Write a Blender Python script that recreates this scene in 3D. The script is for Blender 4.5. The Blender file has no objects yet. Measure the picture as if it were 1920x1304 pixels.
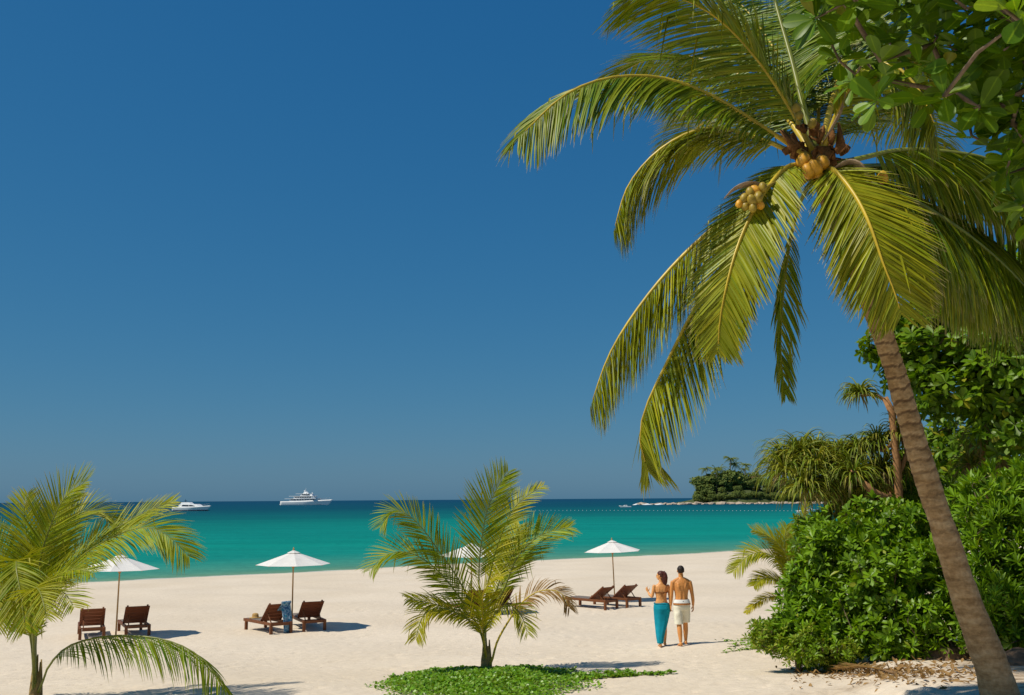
import bpy, bmesh, math, random
import numpy as np
from mathutils import Vector, Matrix, noise

# ------------------------------------------------------------------ camera, sky, sun, exposure
R = math.radians
sc = bpy.context.scene
COL = sc.collection
PW, PH, FPX = 1920.0, 1304.0, 1900.0
CAMZ = 5.0                                     # metres above the sea
PITCH = math.atan(284.5 / FPX)
ROLL = math.atan(9.0 / 1290.0)
_f = Vector((0, math.cos(PITCH), math.sin(PITCH)))
_u0 = Vector((0, -math.sin(PITCH), math.cos(PITCH)))
_r0 = Vector((1, 0, 0))
CR = _r0 * math.cos(ROLL) - _u0 * math.sin(ROLL)
CU = _u0 * math.cos(ROLL) + _r0 * math.sin(ROLL)
CF = _f
cam_d = bpy.data.cameras.new('camera')
cam_d.sensor_width = 36.0
cam_d.lens = 36.0 * FPX / PW
cam_d.clip_start = 0.1
cam_d.clip_end = 120000.0
cam = bpy.data.objects.new('camera', cam_d)
COL.objects.link(cam)
m = Matrix((CR, CU, -CF)).transposed().to_4x4()
m.translation = Vector((0, 0, CAMZ))
cam.matrix_world = m
sc.camera = cam

SUN_EL, SUN_AZ = R(56), R(252)                 # azimuth clockwise from +Y: the sun stands left, a little behind the camera
SUN_DIR = Vector((math.sin(SUN_AZ) * math.cos(SUN_EL), math.cos(SUN_AZ) * math.cos(SUN_EL), math.sin(SUN_EL)))
world = bpy.data.worlds.new('World')
sc.world = world
world.use_nodes = True
wn = world.node_tree
wn.nodes.clear()
sky = wn.nodes.new('ShaderNodeTexSky')
sky.sky_type = 'NISHITA'
sky.sun_disc = False
sky.sun_elevation = SUN_EL
sky.sun_rotation = SUN_AZ
sky.altitude = 0.0
sky.air_density = 1.0
sky.dust_density = 0.5
sky.ozone_density = 2.0
sepc = wn.nodes.new('ShaderNodeSeparateColor')      # one even grade over the whole sky: the deep blue of a polarised shot
cmb = wn.nodes.new('ShaderNodeCombineColor')
wn.links.new(sky.outputs[0], sepc.inputs[0])
for ch, (ex_, k_) in enumerate(((1.26, 0.132), (0.645, 0.745), (0.40, 1.774))):
    pw = wn.nodes.new('ShaderNodeMath'); pw.operation = 'POWER'; pw.inputs[1].default_value = ex_
    ml = wn.nodes.new('ShaderNodeMath'); ml.operation = 'MULTIPLY'; ml.inputs[1].default_value = k_
    wn.links.new(sepc.outputs[ch], pw.inputs[0]); wn.links.new(pw.outputs[0], ml.inputs[0]); wn.links.new(ml.outputs[0], cmb.inputs[ch])
bg = wn.nodes.new('ShaderNodeBackground')
bg.inputs['Strength'].default_value = 0.10
wo = wn.nodes.new('ShaderNodeOutputWorld')
wn.links.new(cmb.outputs[0], bg.inputs['Color'])
wn.links.new(bg.outputs[0], wo.inputs['Surface'])

sun_d = bpy.data.lights.new('sun', 'SUN')
sun_d.energy = 4.2
sun_d.angle = R(0.53)
sun_d.color = (1.0, 0.93, 0.80)
sun = bpy.data.objects.new('sun', sun_d)
COL.objects.link(sun)
sun.rotation_euler = SUN_DIR.to_track_quat('Z', 'Y').to_euler()
sun.location = (-30, -10, 40)

sc.view_settings.view_transform = 'Standard'
sc.view_settings.look = 'None'
sc.view_settings.gamma = 1.0
sc.view_settings.exposure = 0.0
sc.view_settings.use_curve_mapping = False
sc.render.engine = 'CYCLES'
sc.cycles.max_bounces = 6
sc.cycles.transmission_bounces = 4
sc.cycles.transparent_max_bounces = 4
sc.cycles.use_denoising = True

# ------------------------------------------------------------------ helpers
rng = np.random.default_rng(7)
random.seed(7)

def ray(px, py):
    return CF + CR * ((px - PW / 2) / FPX) + CU * ((PH / 2 - py) / FPX)

def at(px, py, d):
    """the point seen at a pixel of the photograph, d metres ahead of the camera"""
    v = ray(px, py)
    return Vector((0, 0, CAMZ)) + v * (d / v.y)

_S = np.array([-200, -60, -12, 0, 3, 39.5, 52.7, 58, 69.5, 95, 160])
_Z = np.array([-14, -6, -0.9, 0, 0.20, 1.05, 1.64, 2.0, 3.25, 4.3, 6.0])
_ss = np.linspace(-200, 160, 3601)
_zz = np.interp(_ss, _S, _Z)
_k = np.exp(-np.linspace(-3, 3, 61) ** 2 / 2); _k /= _k.sum()
_zz = np.convolve(np.pad(_zz, 30, mode='edge'), _k, mode='valid')

def shore_s(x, y):
    """metres inland of the waterline (negative: out at sea)"""
    s = 69.5 + 0.556 * x - 0.831 * y
    a = 0.831 * x + 0.556 * y
    w = np.clip((a - 62) / 30.0, 0, 3)
    return s + 0.45 * np.sin(a * 0.16 + 1.0) + 0.25 * np.sin(a * 0.37) + 2.2 * w ** 2

def sstep(a, b, x):
    t = np.clip((x - a) / (b - a), 0, 1)
    return t * t * (3 - 2 * t)

def ground_base(x, y):
    x = np.asarray(x, float); y = np.asarray(y, float)
    s = shore_s(x, y)
    z = np.interp(s, _ss, _zz)
    inl = sstep(1.0, 8.0, s)
    z = z + inl * (0.05 * np.sin(x * 0.9 + 0.4 * y) * np.sin(y * 0.55 + 1.3) + 0.035 * np.sin(x * 0.37 - y * 0.8))
    # the bank under the bushes on the right, and the palm's own mound
    z = z + 0.22 * sstep(0.0, 1.0, (x - 0.30 * y) / 1.2) * sstep(24, 19, y) * sstep(9, 13, y)
    return z

def gz(x, y):
    return float(ground_base(x, y))

def hit(px, py, d0=20.0):
    """where the line of sight through a pixel meets the ground"""
    v = ray(px, py)
    lo, hi = 4.0, 140.0
    prev = lo
    d = lo
    while d < hi:
        p = Vector((0, 0, CAMZ)) + v * (d / v.y)
        if p.z < gz(p.x, p.y):
            a, b = prev, d
            for _ in range(30):
                c = 0.5 * (a + b)
                p = Vector((0, 0, CAMZ)) + v * (c / v.y)
                if p.z < gz(p.x, p.y): b = c
                else: a = c
            return p
        prev = d
        d += 0.25
    return p

def tag(o, label, cat, group=None, kind=None):
    if label: o['label'] = label
    if cat: o['category'] = cat
    if group: o['group'] = group
    if kind: o['kind'] = kind
    return o

def empty(name, loc=(0, 0, 0), rz=0.0):
    o = bpy.data.objects.new(name, None)
    COL.objects.link(o)
    o.location = loc
    o.rotation_euler = (0, 0, rz)
    o.empty_display_size = 0.2
    return o

def link(name, mesh, mat=None, parent=None, kind=None, smooth=True):
    o = bpy.data.objects.new(name, mesh)
    COL.objects.link(o)
    if mat is not None and len(mesh.materials) == 0:
        mesh.materials.append(mat)
    if smooth and len(mesh.polygons):
        mesh.polygons.foreach_set('use_smooth', np.ones(len(mesh.polygons), dtype=bool))
    if parent is not None:
        o.parent = parent
    if kind: o['kind'] = kind
    return o

def fast_mesh(name, V, F, col=None):
    """V (n,3), F (m,4) or (m,3) int arrays, optional colour attribute 'lv' (n,4)"""
    V = np.asarray(V, np.float32); F = np.asarray(F, np.int32)
    me = bpy.data.meshes.new(name)
    k = F.shape[1]
    me.vertices.add(len(V)); me.vertices.foreach_set('co', V.ravel())
    me.loops.add(F.size); me.loops.foreach_set('vertex_index', F.ravel())
    me.polygons.add(len(F))
    me.polygons.foreach_set('loop_start', np.arange(0, F.size, k, dtype=np.int32))
    if col is not None:
        a = me.attributes.new('lv', 'FLOAT_COLOR', 'POINT')
        a.data.foreach_set('color', np.asarray(col, np.float32).ravel())
    me.update(calc_edges=True)
    return me

class MB:
    """collects shapes into one mesh"""
    def __init__(self):
        self.v, self.f = [], []
    def add(self, vs, fs):
        b = len(self.v)
        self.v += [tuple(p) for p in vs]
        self.f += [tuple(i + b for i in q) for q in fs]
        return self
    def box(self, c, size, rot=None, bev=0.0):
        sx, sy, sz = (s / 2 for s in size)
        b = min(bev, sx * .9, sy * .9, sz * .9)
        vs = []
        if b <= 0:
            for x in (-sx, sx):
                for y in (-sy, sy):
                    for z in (-sz, sz):
                        vs.append(Vector((x, y, z)))
            fs = [(0, 1, 3, 2), (4, 6, 7, 5), (0, 4, 5, 1), (2, 3, 7, 6), (0, 2, 6, 4), (1, 5, 7, 3)]
        else:
            bm = bmesh.new()
            bmesh.ops.create_cube(bm, size=1.0)
            for v in bm.verts: v.co = Vector((v.co.x * 2 * sx, v.co.y * 2 * sy, v.co.z * 2 * sz))
            bmesh.ops.bevel(bm, geom=list(bm.edges), offset=b, segments=1, affect='EDGES', profile=0.7)
            bm.verts.index_update()
            vs = [v.co.copy() for v in bm.verts]
            fs = [tuple(v.index for v in f.verts) for f in bm.faces]
            bm.free()
        c = Vector(c)
        if rot is not None: vs = [rot @ p for p in vs]
        return self.add([p + c for p in vs], fs)
    def bar(self, p0, p1, w, h, up=(0, 0, 1), bev=0.004):
        p0, p1 = Vector(p0), Vector(p1)
        d = p1 - p0; L = d.length; y = d / L
        x = y.cross(Vector(up)).normalized(); z = x.cross(y)
        return self.box((p0 + p1) / 2, (w, L, h), Matrix((x, y, z)).transposed(), bev)
    def tube(self, pts, rad, n=8, flat=None, cap=True, ref=(0.13, 0.21, 0.97)):
        pts = [Vector(p) for p in pts]
        m = len(pts)
        if not hasattr(rad, '__len__'): rad = [rad] * m
        vs = []
        x = None
        for i, p in enumerate(pts):
            t = (pts[min(i + 1, m - 1)] - pts[max(i - 1, 0)]).normalized()
            if x is None:
                r = Vector(ref)
                if abs(r.dot(t)) > 0.95: r = Vector((1, 0.1, 0))
                x = (r - t * r.dot(t)).normalized()
            else:
                x = (x - t * x.dot(t)).normalized()
            y = t.cross(x)
            rr = rad[i]
            ra, rb = (rr if hasattr(rr, '__len__') else (rr, rr * (flat or 1.0)))
            for k in range(n):
                a = 2 * math.pi * k / n
                vs.append(p + x * (ra * math.cos(a)) + y * (rb * math.sin(a)))
        fs = []
        for i in range(m - 1):
            for k in range(n):
                k2 = (k + 1) % n
                fs.append((i * n + k, i * n + k2, (i + 1) * n + k2, (i + 1) * n + k))
        if cap:
            fs.append(tuple(range(n - 1, -1, -1)))
            fs.append(tuple((m - 1) * n + k for k in range(n)))
        return self.add(vs, fs)
    def lathe(self, prof, n=24, c=(0, 0, 0)):
        c = Vector(c)
        vs = []
        for r, z in prof:
            for k in range(n):
                a = 2 * math.pi * k / n
                vs.append(c + Vector((r * math.cos(a), r * math.sin(a), z)))
        fs = []
        for i in range(len(prof) - 1):
            for k in range(n):
                k2 = (k + 1) % n
                fs.append((i * n + k, i * n + k2, (i + 1) * n + k2, (i + 1) * n + k))
        fs.append(tuple(range(n - 1, -1, -1)))
        fs.append(tuple((len(prof) - 1) * n + k for k in range(n)))
        return self.add(vs, fs)
    def mesh(self, name):
        me = bpy.data.meshes.new(name)
        me.from_pydata(self.v, [], self.f)
        me.update()
        return me
    def build(self, name, mat, parent=None, smooth=False, kind=None):
        return link(name, self.mesh(name), mat, parent, kind, smooth)

def spline(P, n):
    """Catmull-Rom through the points, n samples evenly along it"""
    P = np.array([list(p) for p in P], float)
    Q = np.vstack([2 * P[0] - P[1], P, 2 * P[-1] - P[-2]])
    out = []
    for i in range(1, len(Q) - 2):
        p0, p1, p2, p3 = Q[i - 1], Q[i], Q[i + 1], Q[i + 2]
        for t in np.linspace(0, 1, 14, endpoint=False):
            out.append(0.5 * ((2 * p1) + (-p0 + p2) * t + (2 * p0 - 5 * p1 + 4 * p2 - p3) * t ** 2 + (-p0 + 3 * p1 - 3 * p2 + p3) * t ** 3))
    out.append(Q[-2])
    out = np.array(out)
    d = np.r_[0, np.cumsum(np.linalg.norm(np.diff(out, axis=0), axis=1))]
    u = np.linspace(0, d[-1], n)
    return np.stack([np.interp(u, d, out[:, k]) for k in range(3)], 1), d[-1]

def nrm(a):
    return a / np.maximum(np.linalg.norm(a, axis=-1, keepdims=True), 1e-9)

# ------------------------------------------------------------------ materials
def nodes(name):
    mt = bpy.data.materials.new(name)
    mt.use_nodes = True
    nt = mt.node_tree
    return mt, nt, nt.nodes['Principled BSDF'], nt.nodes['Material Output']

def ramp(nt, fac, stops, interp='LINEAR'):
    r = nt.nodes.new('ShaderNodeValToRGB')
    r.color_ramp.interpolation = interp
    while len(r.color_ramp.elements) < len(stops): r.color_ramp.elements.new(0.5)
    for e, (p, c) in zip(r.color_ramp.elements, stops):
        e.position = p; e.color = (*c, 1)
    nt.links.new(fac, r.inputs[0])
    return r

def noise_node(nt, scale, detail=4, rough=0.55, vec=None, dim='3D'):
    n = nt.nodes.new('ShaderNodeTexNoise')
    n.inputs['Scale'].default_value = scale
    n.inputs['Detail'].default_value = detail
    n.inputs['Roughness'].default_value = rough
    if vec is not None: nt.links.new(vec, n.inputs['Vector'])
    return n

def mixc(nt, fac, a, b, blend='MIX'):
    x = nt.nodes.new('ShaderNodeMix'); x.data_type = 'RGBA'; x.blend_type = blend
    for sock, v in ((x.inputs['Factor'], fac), (x.inputs[6], a), (x.inputs[7], b)):
        if isinstance(v, (int, float)): sock.default_value = v
        elif isinstance(v, tuple): sock.default_value = (*v, 1) if len(v) == 3 else v
        else: nt.links.new(v, sock)
    return x.outputs[2]

def mathn(nt, op, a, b=None, clamp=False):
    x = nt.nodes.new('ShaderNodeMath'); x.operation = op; x.use_clamp = clamp
    for i, v in enumerate((a, b)):
        if v is None: continue
        if isinstance(v, (int, float)): x.inputs[i].default_value = v
        else: nt.links.new(v, x.inputs[i])
    return x.outputs[0]

def bump(nt, h, strength, dist, bs):
    b = nt.nodes.new('ShaderNodeBump')
    b.inputs['Strength'].default_value = strength
    b.inputs['Distance'].default_value = dist
    nt.links.new(h, b.inputs['Height'])
    nt.links.new(b.outputs[0], bs.inputs['Normal'])
    return b

def leaf_mat(name, dark, light, dry=(0.30, 0.20, 0.08), dry_from=0.9, rough=0.38, spec=0.35, transl=0.3, yellow=None):
    """foliage: lv.r is a leaf's own random value, lv.g runs from its base to its tip, lv.b is its age"""
    mt, nt, bs, out = nodes(name)
    at_ = nt.nodes.new('ShaderNodeAttribute'); at_.attribute_name = 'lv'
    sp = nt.nodes.new('ShaderNodeSeparateColor'); nt.links.new(at_.outputs['Color'], sp.inputs[0])
    c = mixc(nt, sp.outputs[0], dark, light)
    yel = yellow or (light[0] * 1.7, light[1] * 1.15, light[2] * 0.8)
    c = mixc(nt, sp.outputs[2], c, yel)
    tip = nt.nodes.new('ShaderNodeMapRange')
    tip.inputs['From Min'].default_value = dry_from; tip.inputs['From Max'].default_value = 1.0
    nt.links.new(sp.outputs[1], tip.inputs['Value'])
    c = mixc(nt, tip.outputs[0], c, dry)
    vein = nt.nodes.new('ShaderNodeMapRange'); vein.inputs['From Min'].default_value = 0.14; vein.inputs['From Max'].default_value = 0.02
    nt.links.new(at_.outputs['Alpha'], vein.inputs['Value'])
    c = mixc(nt, mathn(nt, 'MULTIPLY', vein.outputs[0], .5), c, (light[0] * 1.9, light[1] * 1.5, light[2] * 3))
    nz = noise_node(nt, 9.0, 2)
    c = mixc(nt, 0.35, c, ramp(nt, nz.outputs['Fac'], [(0.3, (0.55, 0.55, 0.55)), (0.7, (1.3, 1.3, 1.2))]).outputs[0], 'MULTIPLY')
    nt.links.new(c, bs.inputs['Base Color'])
    bs.inputs['Roughness'].default_value = rough
    bs.inputs['Specular IOR Level'].default_value = spec
    tr = nt.nodes.new('ShaderNodeBsdfTranslucent')
    c2 = mixc(nt, 1.0, c, (1.5, 1.35, 0.5), 'MULTIPLY')
    nt.links.new(c2, tr.inputs['Color'])
    mx = nt.nodes.new('ShaderNodeMixShader'); mx.inputs[0].default_value = transl
    nt.links.new(bs.outputs[0], mx.inputs[1]); nt.links.new(tr.outputs[0], mx.inputs[2])
    nt.links.new(mx.outputs[0], out.inputs['Surface'])
    return mt

def plain(name, col, rough=0.6, spec=0.4, var=0.25, scale=6.0, bmp=0.0, stretch=None, metal=0.0):
    """a base colour with grain and wear"""
    mt, nt, bs, out = nodes(name)
    tc = nt.nodes.new('ShaderNodeTexCoord')
    vec = tc.outputs['Object']
    if stretch:
        mp = nt.nodes.new('ShaderNodeMapping'); mp.inputs['Scale'].default_value = stretch
        nt.links.new(vec, mp.inputs['Vector']); vec = mp.outputs[0]
    nz = noise_node(nt, scale, 5, 0.6, vec)
    lo = tuple(c * (1 - var) for c in col); hi = tuple(min(1, c * (1 + var)) for c in col)
    r = ramp(nt, nz.outputs['Fac'], [(0.3, lo), (0.7, hi)])
    nt.links.new(r.outputs[0], bs.inputs['Base Color'])
    bs.inputs['Roughness'].default_value = rough
    bs.inputs['Specular IOR Level'].default_value = spec
    bs.inputs['Metallic'].default_value = metal
    if bmp: bump(nt, nz.outputs['Fac'], bmp, 0.01, bs)
    return mt

M = {}
M['palm_leaf'] = leaf_mat('palm leaf', (0.050, 0.115, 0.003), (0.190, 0.285, 0.006), dry=(0.42, 0.32, 0.17), dry_from=0.90, transl=0.10, spec=0.25, rough=0.42, yellow=(0.44, 0.38, 0.012))
M['young_leaf'] = leaf_mat('young palm leaf', (0.085, 0.175, 0.004), (0.260, 0.390, 0.010), dry=(0.45, 0.34, 0.16), dry_from=0.88, transl=0.30, spec=0.2, rough=0.45, yellow=(0.50, 0.42, 0.02))
M['dead_leaf'] = leaf_mat('dead palm leaf', (0.16, 0.092, 0.032), (0.36, 0.225, 0.085), dry=(0.35, 0.25, 0.14), transl=0.15, spec=0.15, rough=0.7, yellow=(0.30, 0.18, 0.06))
M['shrub_leaf'] = leaf_mat('shrub leaf', (0.050, 0.130, 0.003), (0.200, 0.370, 0.006), dry=(0.20, 0.28, 0.03), dry_from=0.97, transl=0.25, spec=0.3, rough=0.42, yellow=(0.34, 0.36, 0.04))
M['tree_leaf'] = leaf_mat('tree leaf', (0.040, 0.110, 0.003), (0.160, 0.300, 0.006), dry=(0.16, 0.24, 0.03), dry_from=0.98, transl=0.36, spec=0.28, rough=0.42, yellow=(0.36, 0.34, 0.03))
M['pandan_leaf'] = leaf_mat('pandanus leaf', (0.070, 0.140, 0.010), (0.220, 0.300, 0.020), dry=(0.30, 0.25, 0.10), dry_from=0.93, transl=0.2, spec=0.22, rough=0.45, yellow=(0.40, 0.34, 0.05))
M['cover_leaf'] = leaf_mat('creeper leaf', (0.085, 0.220, 0.006), (0.200, 0.420, 0.014), dry=(0.16, 0.24, 0.02), dry_from=0.98, transl=0.25, spec=0.4, yellow=(0.30, 0.28, 0.04))
M['far_leaf'] = leaf_mat('far foliage', (0.085, 0.130, 0.035), (0.190, 0.260, 0.060), dry=(0.10, 0.13, 0.04), dry_from=0.99, transl=0.15, spec=0.1, rough=0.8)
M['rachis'] = plain('palm rib', (0.55, 0.40, 0.035), 0.4, 0.4, 0.25, 3.0)
M['rachis_green'] = plain('green palm rib', (0.20, 0.22, 0.03), 0.4, 0.4, 0.25, 3.0)
M['rachis_dead'] = plain('dead palm rib', (0.22, 0.13, 0.06), 0.8, 0.2, 0.3, 5.0)
M['petiole_base'] = plain('old leaf base', (0.33, 0.23, 0.085), 0.7, 0.2, 0.4, 9.0, 0.4)
M['bark'] = plain('grey bark', (0.17, 0.125, 0.085), 0.9, 0.1, 0.35, 14.0, 0.6)
M['pandan_bark'] = plain('orange brown bark', (0.36, 0.19, 0.085), 0.85, 0.15, 0.3, 16.0, 0.6)
M['teak'] = plain('oiled teak', (0.175, 0.060, 0.020), 0.5, 0.3, 0.35, 5.0, 0.1, (2, 2, 14))
M['teak_back'] = plain('oiled teak plank', (0.150, 0.045, 0.016), 0.5, 0.3, 0.35, 5.0, 0.1, (1.2, 14, 14))
M['teak_grey'] = plain('weathered teak slat', (0.20, 0.165, 0.14), 0.75, 0.2, 0.3, 5.0, 0.1, (1.5, 14, 14))
M['pole'] = plain('varnished pole', (0.42, 0.24, 0.08), 0.45, 0.4, 0.2, 4.0, 0.0, (6, 6, 0.6))
M['nut'] = plain('ripening coconut', (0.68, 0.34, 0.030), 0.45, 0.35, 0.35, 7.0)
M['nut_green'] = plain('young coconut', (0.34, 0.24, 0.03), 0.45, 0.35, 0.35, 7.0)
M['fibre'] = plain('palm fibre', (0.20, 0.095, 0.035), 0.95, 0.05, 0.5, 40.0, 0.8)
M['spathe'] = plain('woody sheath', (0.33, 0.24, 0.16), 0.75, 0.2, 0.3, 12.0, 0.3)
M['white_hull'] = plain('white gelcoat', (0.86, 0.86, 0.85), 0.3, 0.5, 0.03, 0.4)
M['dark_glass'] = plain('tinted glass', (0.02, 0.03, 0.04), 0.1, 0.6, 0.2, 1.0)
M['navy'] = plain('navy hull paint', (0.03, 0.06, 0.11), 0.3, 0.5, 0.1, 0.4)
M['metal'] = plain('grey metal', (0.35, 0.36, 0.38), 0.4, 0.5, 0.1, 4.0)
M['rock'] = plain('pale granite', (0.46, 0.37, 0.28), 0.85, 0.2, 0.35, 0.35, 0.6)
M['dark_rock'] = plain('brown boulder', (0.17, 0.11, 0.07), 0.9, 0.15, 0.35, 4.0, 0.6)
M['float'] = plain('white float', (0.75, 0.75, 0.70), 0.4, 0.4, 0.1, 4.0)
M['foam'] = plain('white foam', (0.85, 0.87, 0.86), 0.8, 0.2, 0.1, 2.0, 0.4)
# ------------------------------------------------------------------ beach
def grid_axis(parts):
    out = []
    for a, b, st in parts:
        n = max(1, int(round((b - a) / st)))
        out += list(np.linspace(a, b, n, endpoint=False))
    out.append(parts[-1][1])
    return np.array(out)

xs = grid_axis([(-260, -60, 20), (-60, -24, 1.5), (-24, -15, 0.3), (-15, 9, 0.095), (9, 16, 0.25), (16, 60, 1.5), (60, 340, 20)])
ys = grid_axis([(-80, -10, 10), (-10, 10, 1.0), (10, 13.5, 0.25), (13.5, 26, 0.085), (26, 46, 0.2), (46, 130, 0.7), (130, 420, 15)])
GX, GY = np.meshgrid(xs, ys)
GZ = ground_base(GX, GY)
# footprints, scuffs and hollows pressed into dry sand
def dent(cx, cy, ang, la, lb, depth, rim=0.35):
    Rr = 2.6 * max(la, lb)
    i0, i1 = np.searchsorted(xs, [cx - Rr, cx + Rr]); j0, j1 = np.searchsorted(ys, [cy - Rr, cy + Rr])
    if i1 - i0 < 2 or j1 - j0 < 2: return
    X = GX[j0:j1, i0:i1] - cx; Y = GY[j0:j1, i0:i1] - cy
    c, s = math.cos(ang), math.sin(ang)
    u = (X * c + Y * s) / la; v = (-X * s + Y * c) / lb
    q = u * u + v * v
    GZ[j0:j1, i0:i1] += -depth * np.exp(-q) + depth * rim * np.exp(-(np.sqrt(q) - 1.55) ** 2 * 5)

def trail(p0, p1, wob, step=0.62):
    p0 = np.array(p0, float); p1 = np.array(p1, float)
    L = np.linalg.norm(p1 - p0); n = int(L / step)
    d = (p1 - p0) / L; nn = np.array([-d[1], d[0]])
    for i in range(n):
        q = p0 + d * (i * step) + nn * (0.10 * (1 if i % 2 else -1) + wob * math.sin(i * 0.21 + p0[0]) + rng.normal(0, 0.04))
        dent(q[0], q[1], math.atan2(d[1], d[0]) + rng.normal(0, 0.2), 0.15, 0.065, rng.uniform(0.028, 0.05))
for p0, p1, wob in [((4.6, 13.6), (3.9, 22.6), .25), ((4.2, 13.6), (3.4, 22.6), .2), ((-9, 14), (-3, 34), .5), ((-1.5, 24), (-6, 30), .3), ((2, 14), (1.2, 36), .4),
                    ((-14, 22), (6, 33), .6), ((-12, 17), (3, 25), .6), ((-3, 22), (9, 27), .5), ((5.5, 14.2), (1, 16), .2), ((-11, 25), (-5, 27), .3), ((0, 30), (4, 38), .4), ((3, 36), (14, 60), 1.0), ((-13, 28), (0, 44), .8)]:
    trail(p0, p1, wob)
for _ in range(2600):
    y = 13.5 + 30 * rng.random() ** 1.6; x = rng.uniform(-0.56, 0.42) * y
    dent(x, y, rng.uniform(0, 3.1), rng.uniform(.10, .22), rng.uniform(.06, .13), rng.uniform(.010, .036))
for _ in range(160):
    y = 14 + 45 * rng.random(); x = rng.uniform(-0.56, 0.5) * y
    dent(x, y, rng.uniform(0, 3.1), rng.uniform(.3, .9), rng.uniform(.2, .5), rng.uniform(-.02, .025), 0.0)
h, w = GX.shape
idx = np.arange(h * w).reshape(h, w)
F = np.stack([idx[:-1, :-1], idx[:-1, 1:], idx[1:, 1:], idx[1:, :-1]], -1).reshape(-1, 4)
V = np.stack([GX, GY, GZ], -1).reshape(-1, 3)
S = shore_s(V[:, 0], V[:, 1])
soil = sstep(0.0, 1.6, V[:, 0] - 0.335 * V[:, 1] - 0.55) * sstep(11.0, 13.0, V[:, 1]) * sstep(60, 40, V[:, 1])
soil = np.maximum(soil, np.exp(-(((V[:, 0] - 5.9) / 1.3) ** 2 + ((V[:, 1] - 12.2) / 1.0) ** 2)) * 0.7)
soil = np.maximum(soil, np.exp(-(((V[:, 0] - 5.0) / 1.2) ** 2 + ((V[:, 1] - 15.4) / 0.45) ** 2)) * 0.55)
wet = sstep(2.4, 0.5, S)
col = np.stack([soil, wet, np.zeros_like(soil), np.ones_like(soil)], -1)
beach_me = fast_mesh('beach', V, F, col)

mt, nt, bs, out = nodes('beach sand')
geo = nt.nodes.new('ShaderNodeNewGeometry')
pos = geo.outputs['Position']
at_ = nt.nodes.new('ShaderNodeAttribute'); at_.attribute_name = 'lv'
sp = nt.nodes.new('ShaderNodeSeparateColor'); nt.links.new(at_.outputs['Color'], sp.inputs[0])
big = noise_node(nt, 0.22, 4, 0.5, pos)
fine = noise_node(nt, 6.0, 6, 0.65, pos)
grain = noise_node(nt, 90.0, 3, 0.7, pos)
c = ramp(nt, big.outputs['Fac'], [(0.3, (0.66, 0.555, 0.425)), (0.7, (0.73, 0.625, 0.495))]).outputs[0]
c = mixc(nt, 0.5, c, ramp(nt, fine.outputs['Fac'], [(0.25, (0.78, 0.76, 0.72)), (0.55, (1.0, 1.0, 1.0)), (0.8, (1.10, 1.09, 1.07))]).outputs[0], 'MULTIPLY')
# scattered bits of weed and shell
vo = nt.nodes.new('ShaderNodeTexVoronoi'); vo.inputs['Scale'].default_value = 2.2; nt.links.new(pos, vo.inputs['Vector'])
sz = mathn(nt, 'LESS_THAN', vo.outputs['Distance'], 0.05)
rare = mathn(nt, 'GREATER_THAN', big.outputs['Fac'], 0.47)
c = mixc(nt, mathn(nt, 'MULTIPLY', mathn(nt, 'MULTIPLY', sz, rare), 0.55), c, (0.22, 0.14, 0.08))
lit = noise_node(nt, 5.0, 6, 0.7, pos)
litc = ramp(nt, lit.outputs['Fac'], [(0.3, (0.10, 0.055, 0.025)), (0.5, (0.30, 0.19, 0.095)), (0.7, (0.46, 0.32, 0.17))]).outputs[0]
sm = mathn(nt, 'MULTIPLY', sp.outputs[0], ramp(nt, lit.outputs['Fac'], [(0.32, (1, 1, 1)), (0.62, (0.25, 0.25, 0.25))]).outputs[0])
c = mixc(nt, sm, c, litc)
c = mixc(nt, sp.outputs[1], c, (0.40, 0.33, 0.24))
nt.links.new(c, bs.inputs['Base Color'])
bs.inputs['Roughness'].default_value = 0.95
bs.inputs['Specular IOR Level'].default_value = 0.1
hh = mathn(nt, 'ADD', mathn(nt, 'MULTIPLY', fine.outputs['Fac'], 1.0), mathn(nt, 'MULTIPLY', grain.outputs['Fac'], 0.12))
bump(nt, hh, 0.55, 0.05, bs)
beach = link('sand_beach', beach_me, mt, None, 'structure')

# ------------------------------------------------------------------ sea
ex = grid_axis([(-60000, -4000, 8000), (-4000, -400, 600), (-400, -100, 50), (-100, 140, 8), (140, 500, 60), (500, 5000, 750), (5000, 60000, 9000)])
ey = grid_axis([(20, 140, 8), (140, 500, 30), (500, 2500, 200), (2500, 60000, 8000)])
EX, EY = np.meshgrid(ex, ey)
h, w = EX.shape
idx = np.arange(h * w).reshape(h, w)
F = np.stack([idx[:-1, :-1], idx[:-1, 1:], idx[1:, 1:], idx[1:, :-1]], -1).reshape(-1, 4)
V = np.stack([EX, EY, np.zeros_like(EX)], -1).reshape(-1, 3)
smin = 69.5 + 0.556 * V[:, 0] - 0.831 * V[:, 1]
keep = (smin[F] < 14).any(1)
me = fast_mesh('sea', V, F[keep])
mt, nt, bs, out = nodes('sea water')
geo = nt.nodes.new('ShaderNodeNewGeometry'); pos = geo.outputs['Position']
sx = nt.nodes.new('ShaderNodeSeparateXYZ'); nt.links.new(pos, sx.inputs[0])
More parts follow.
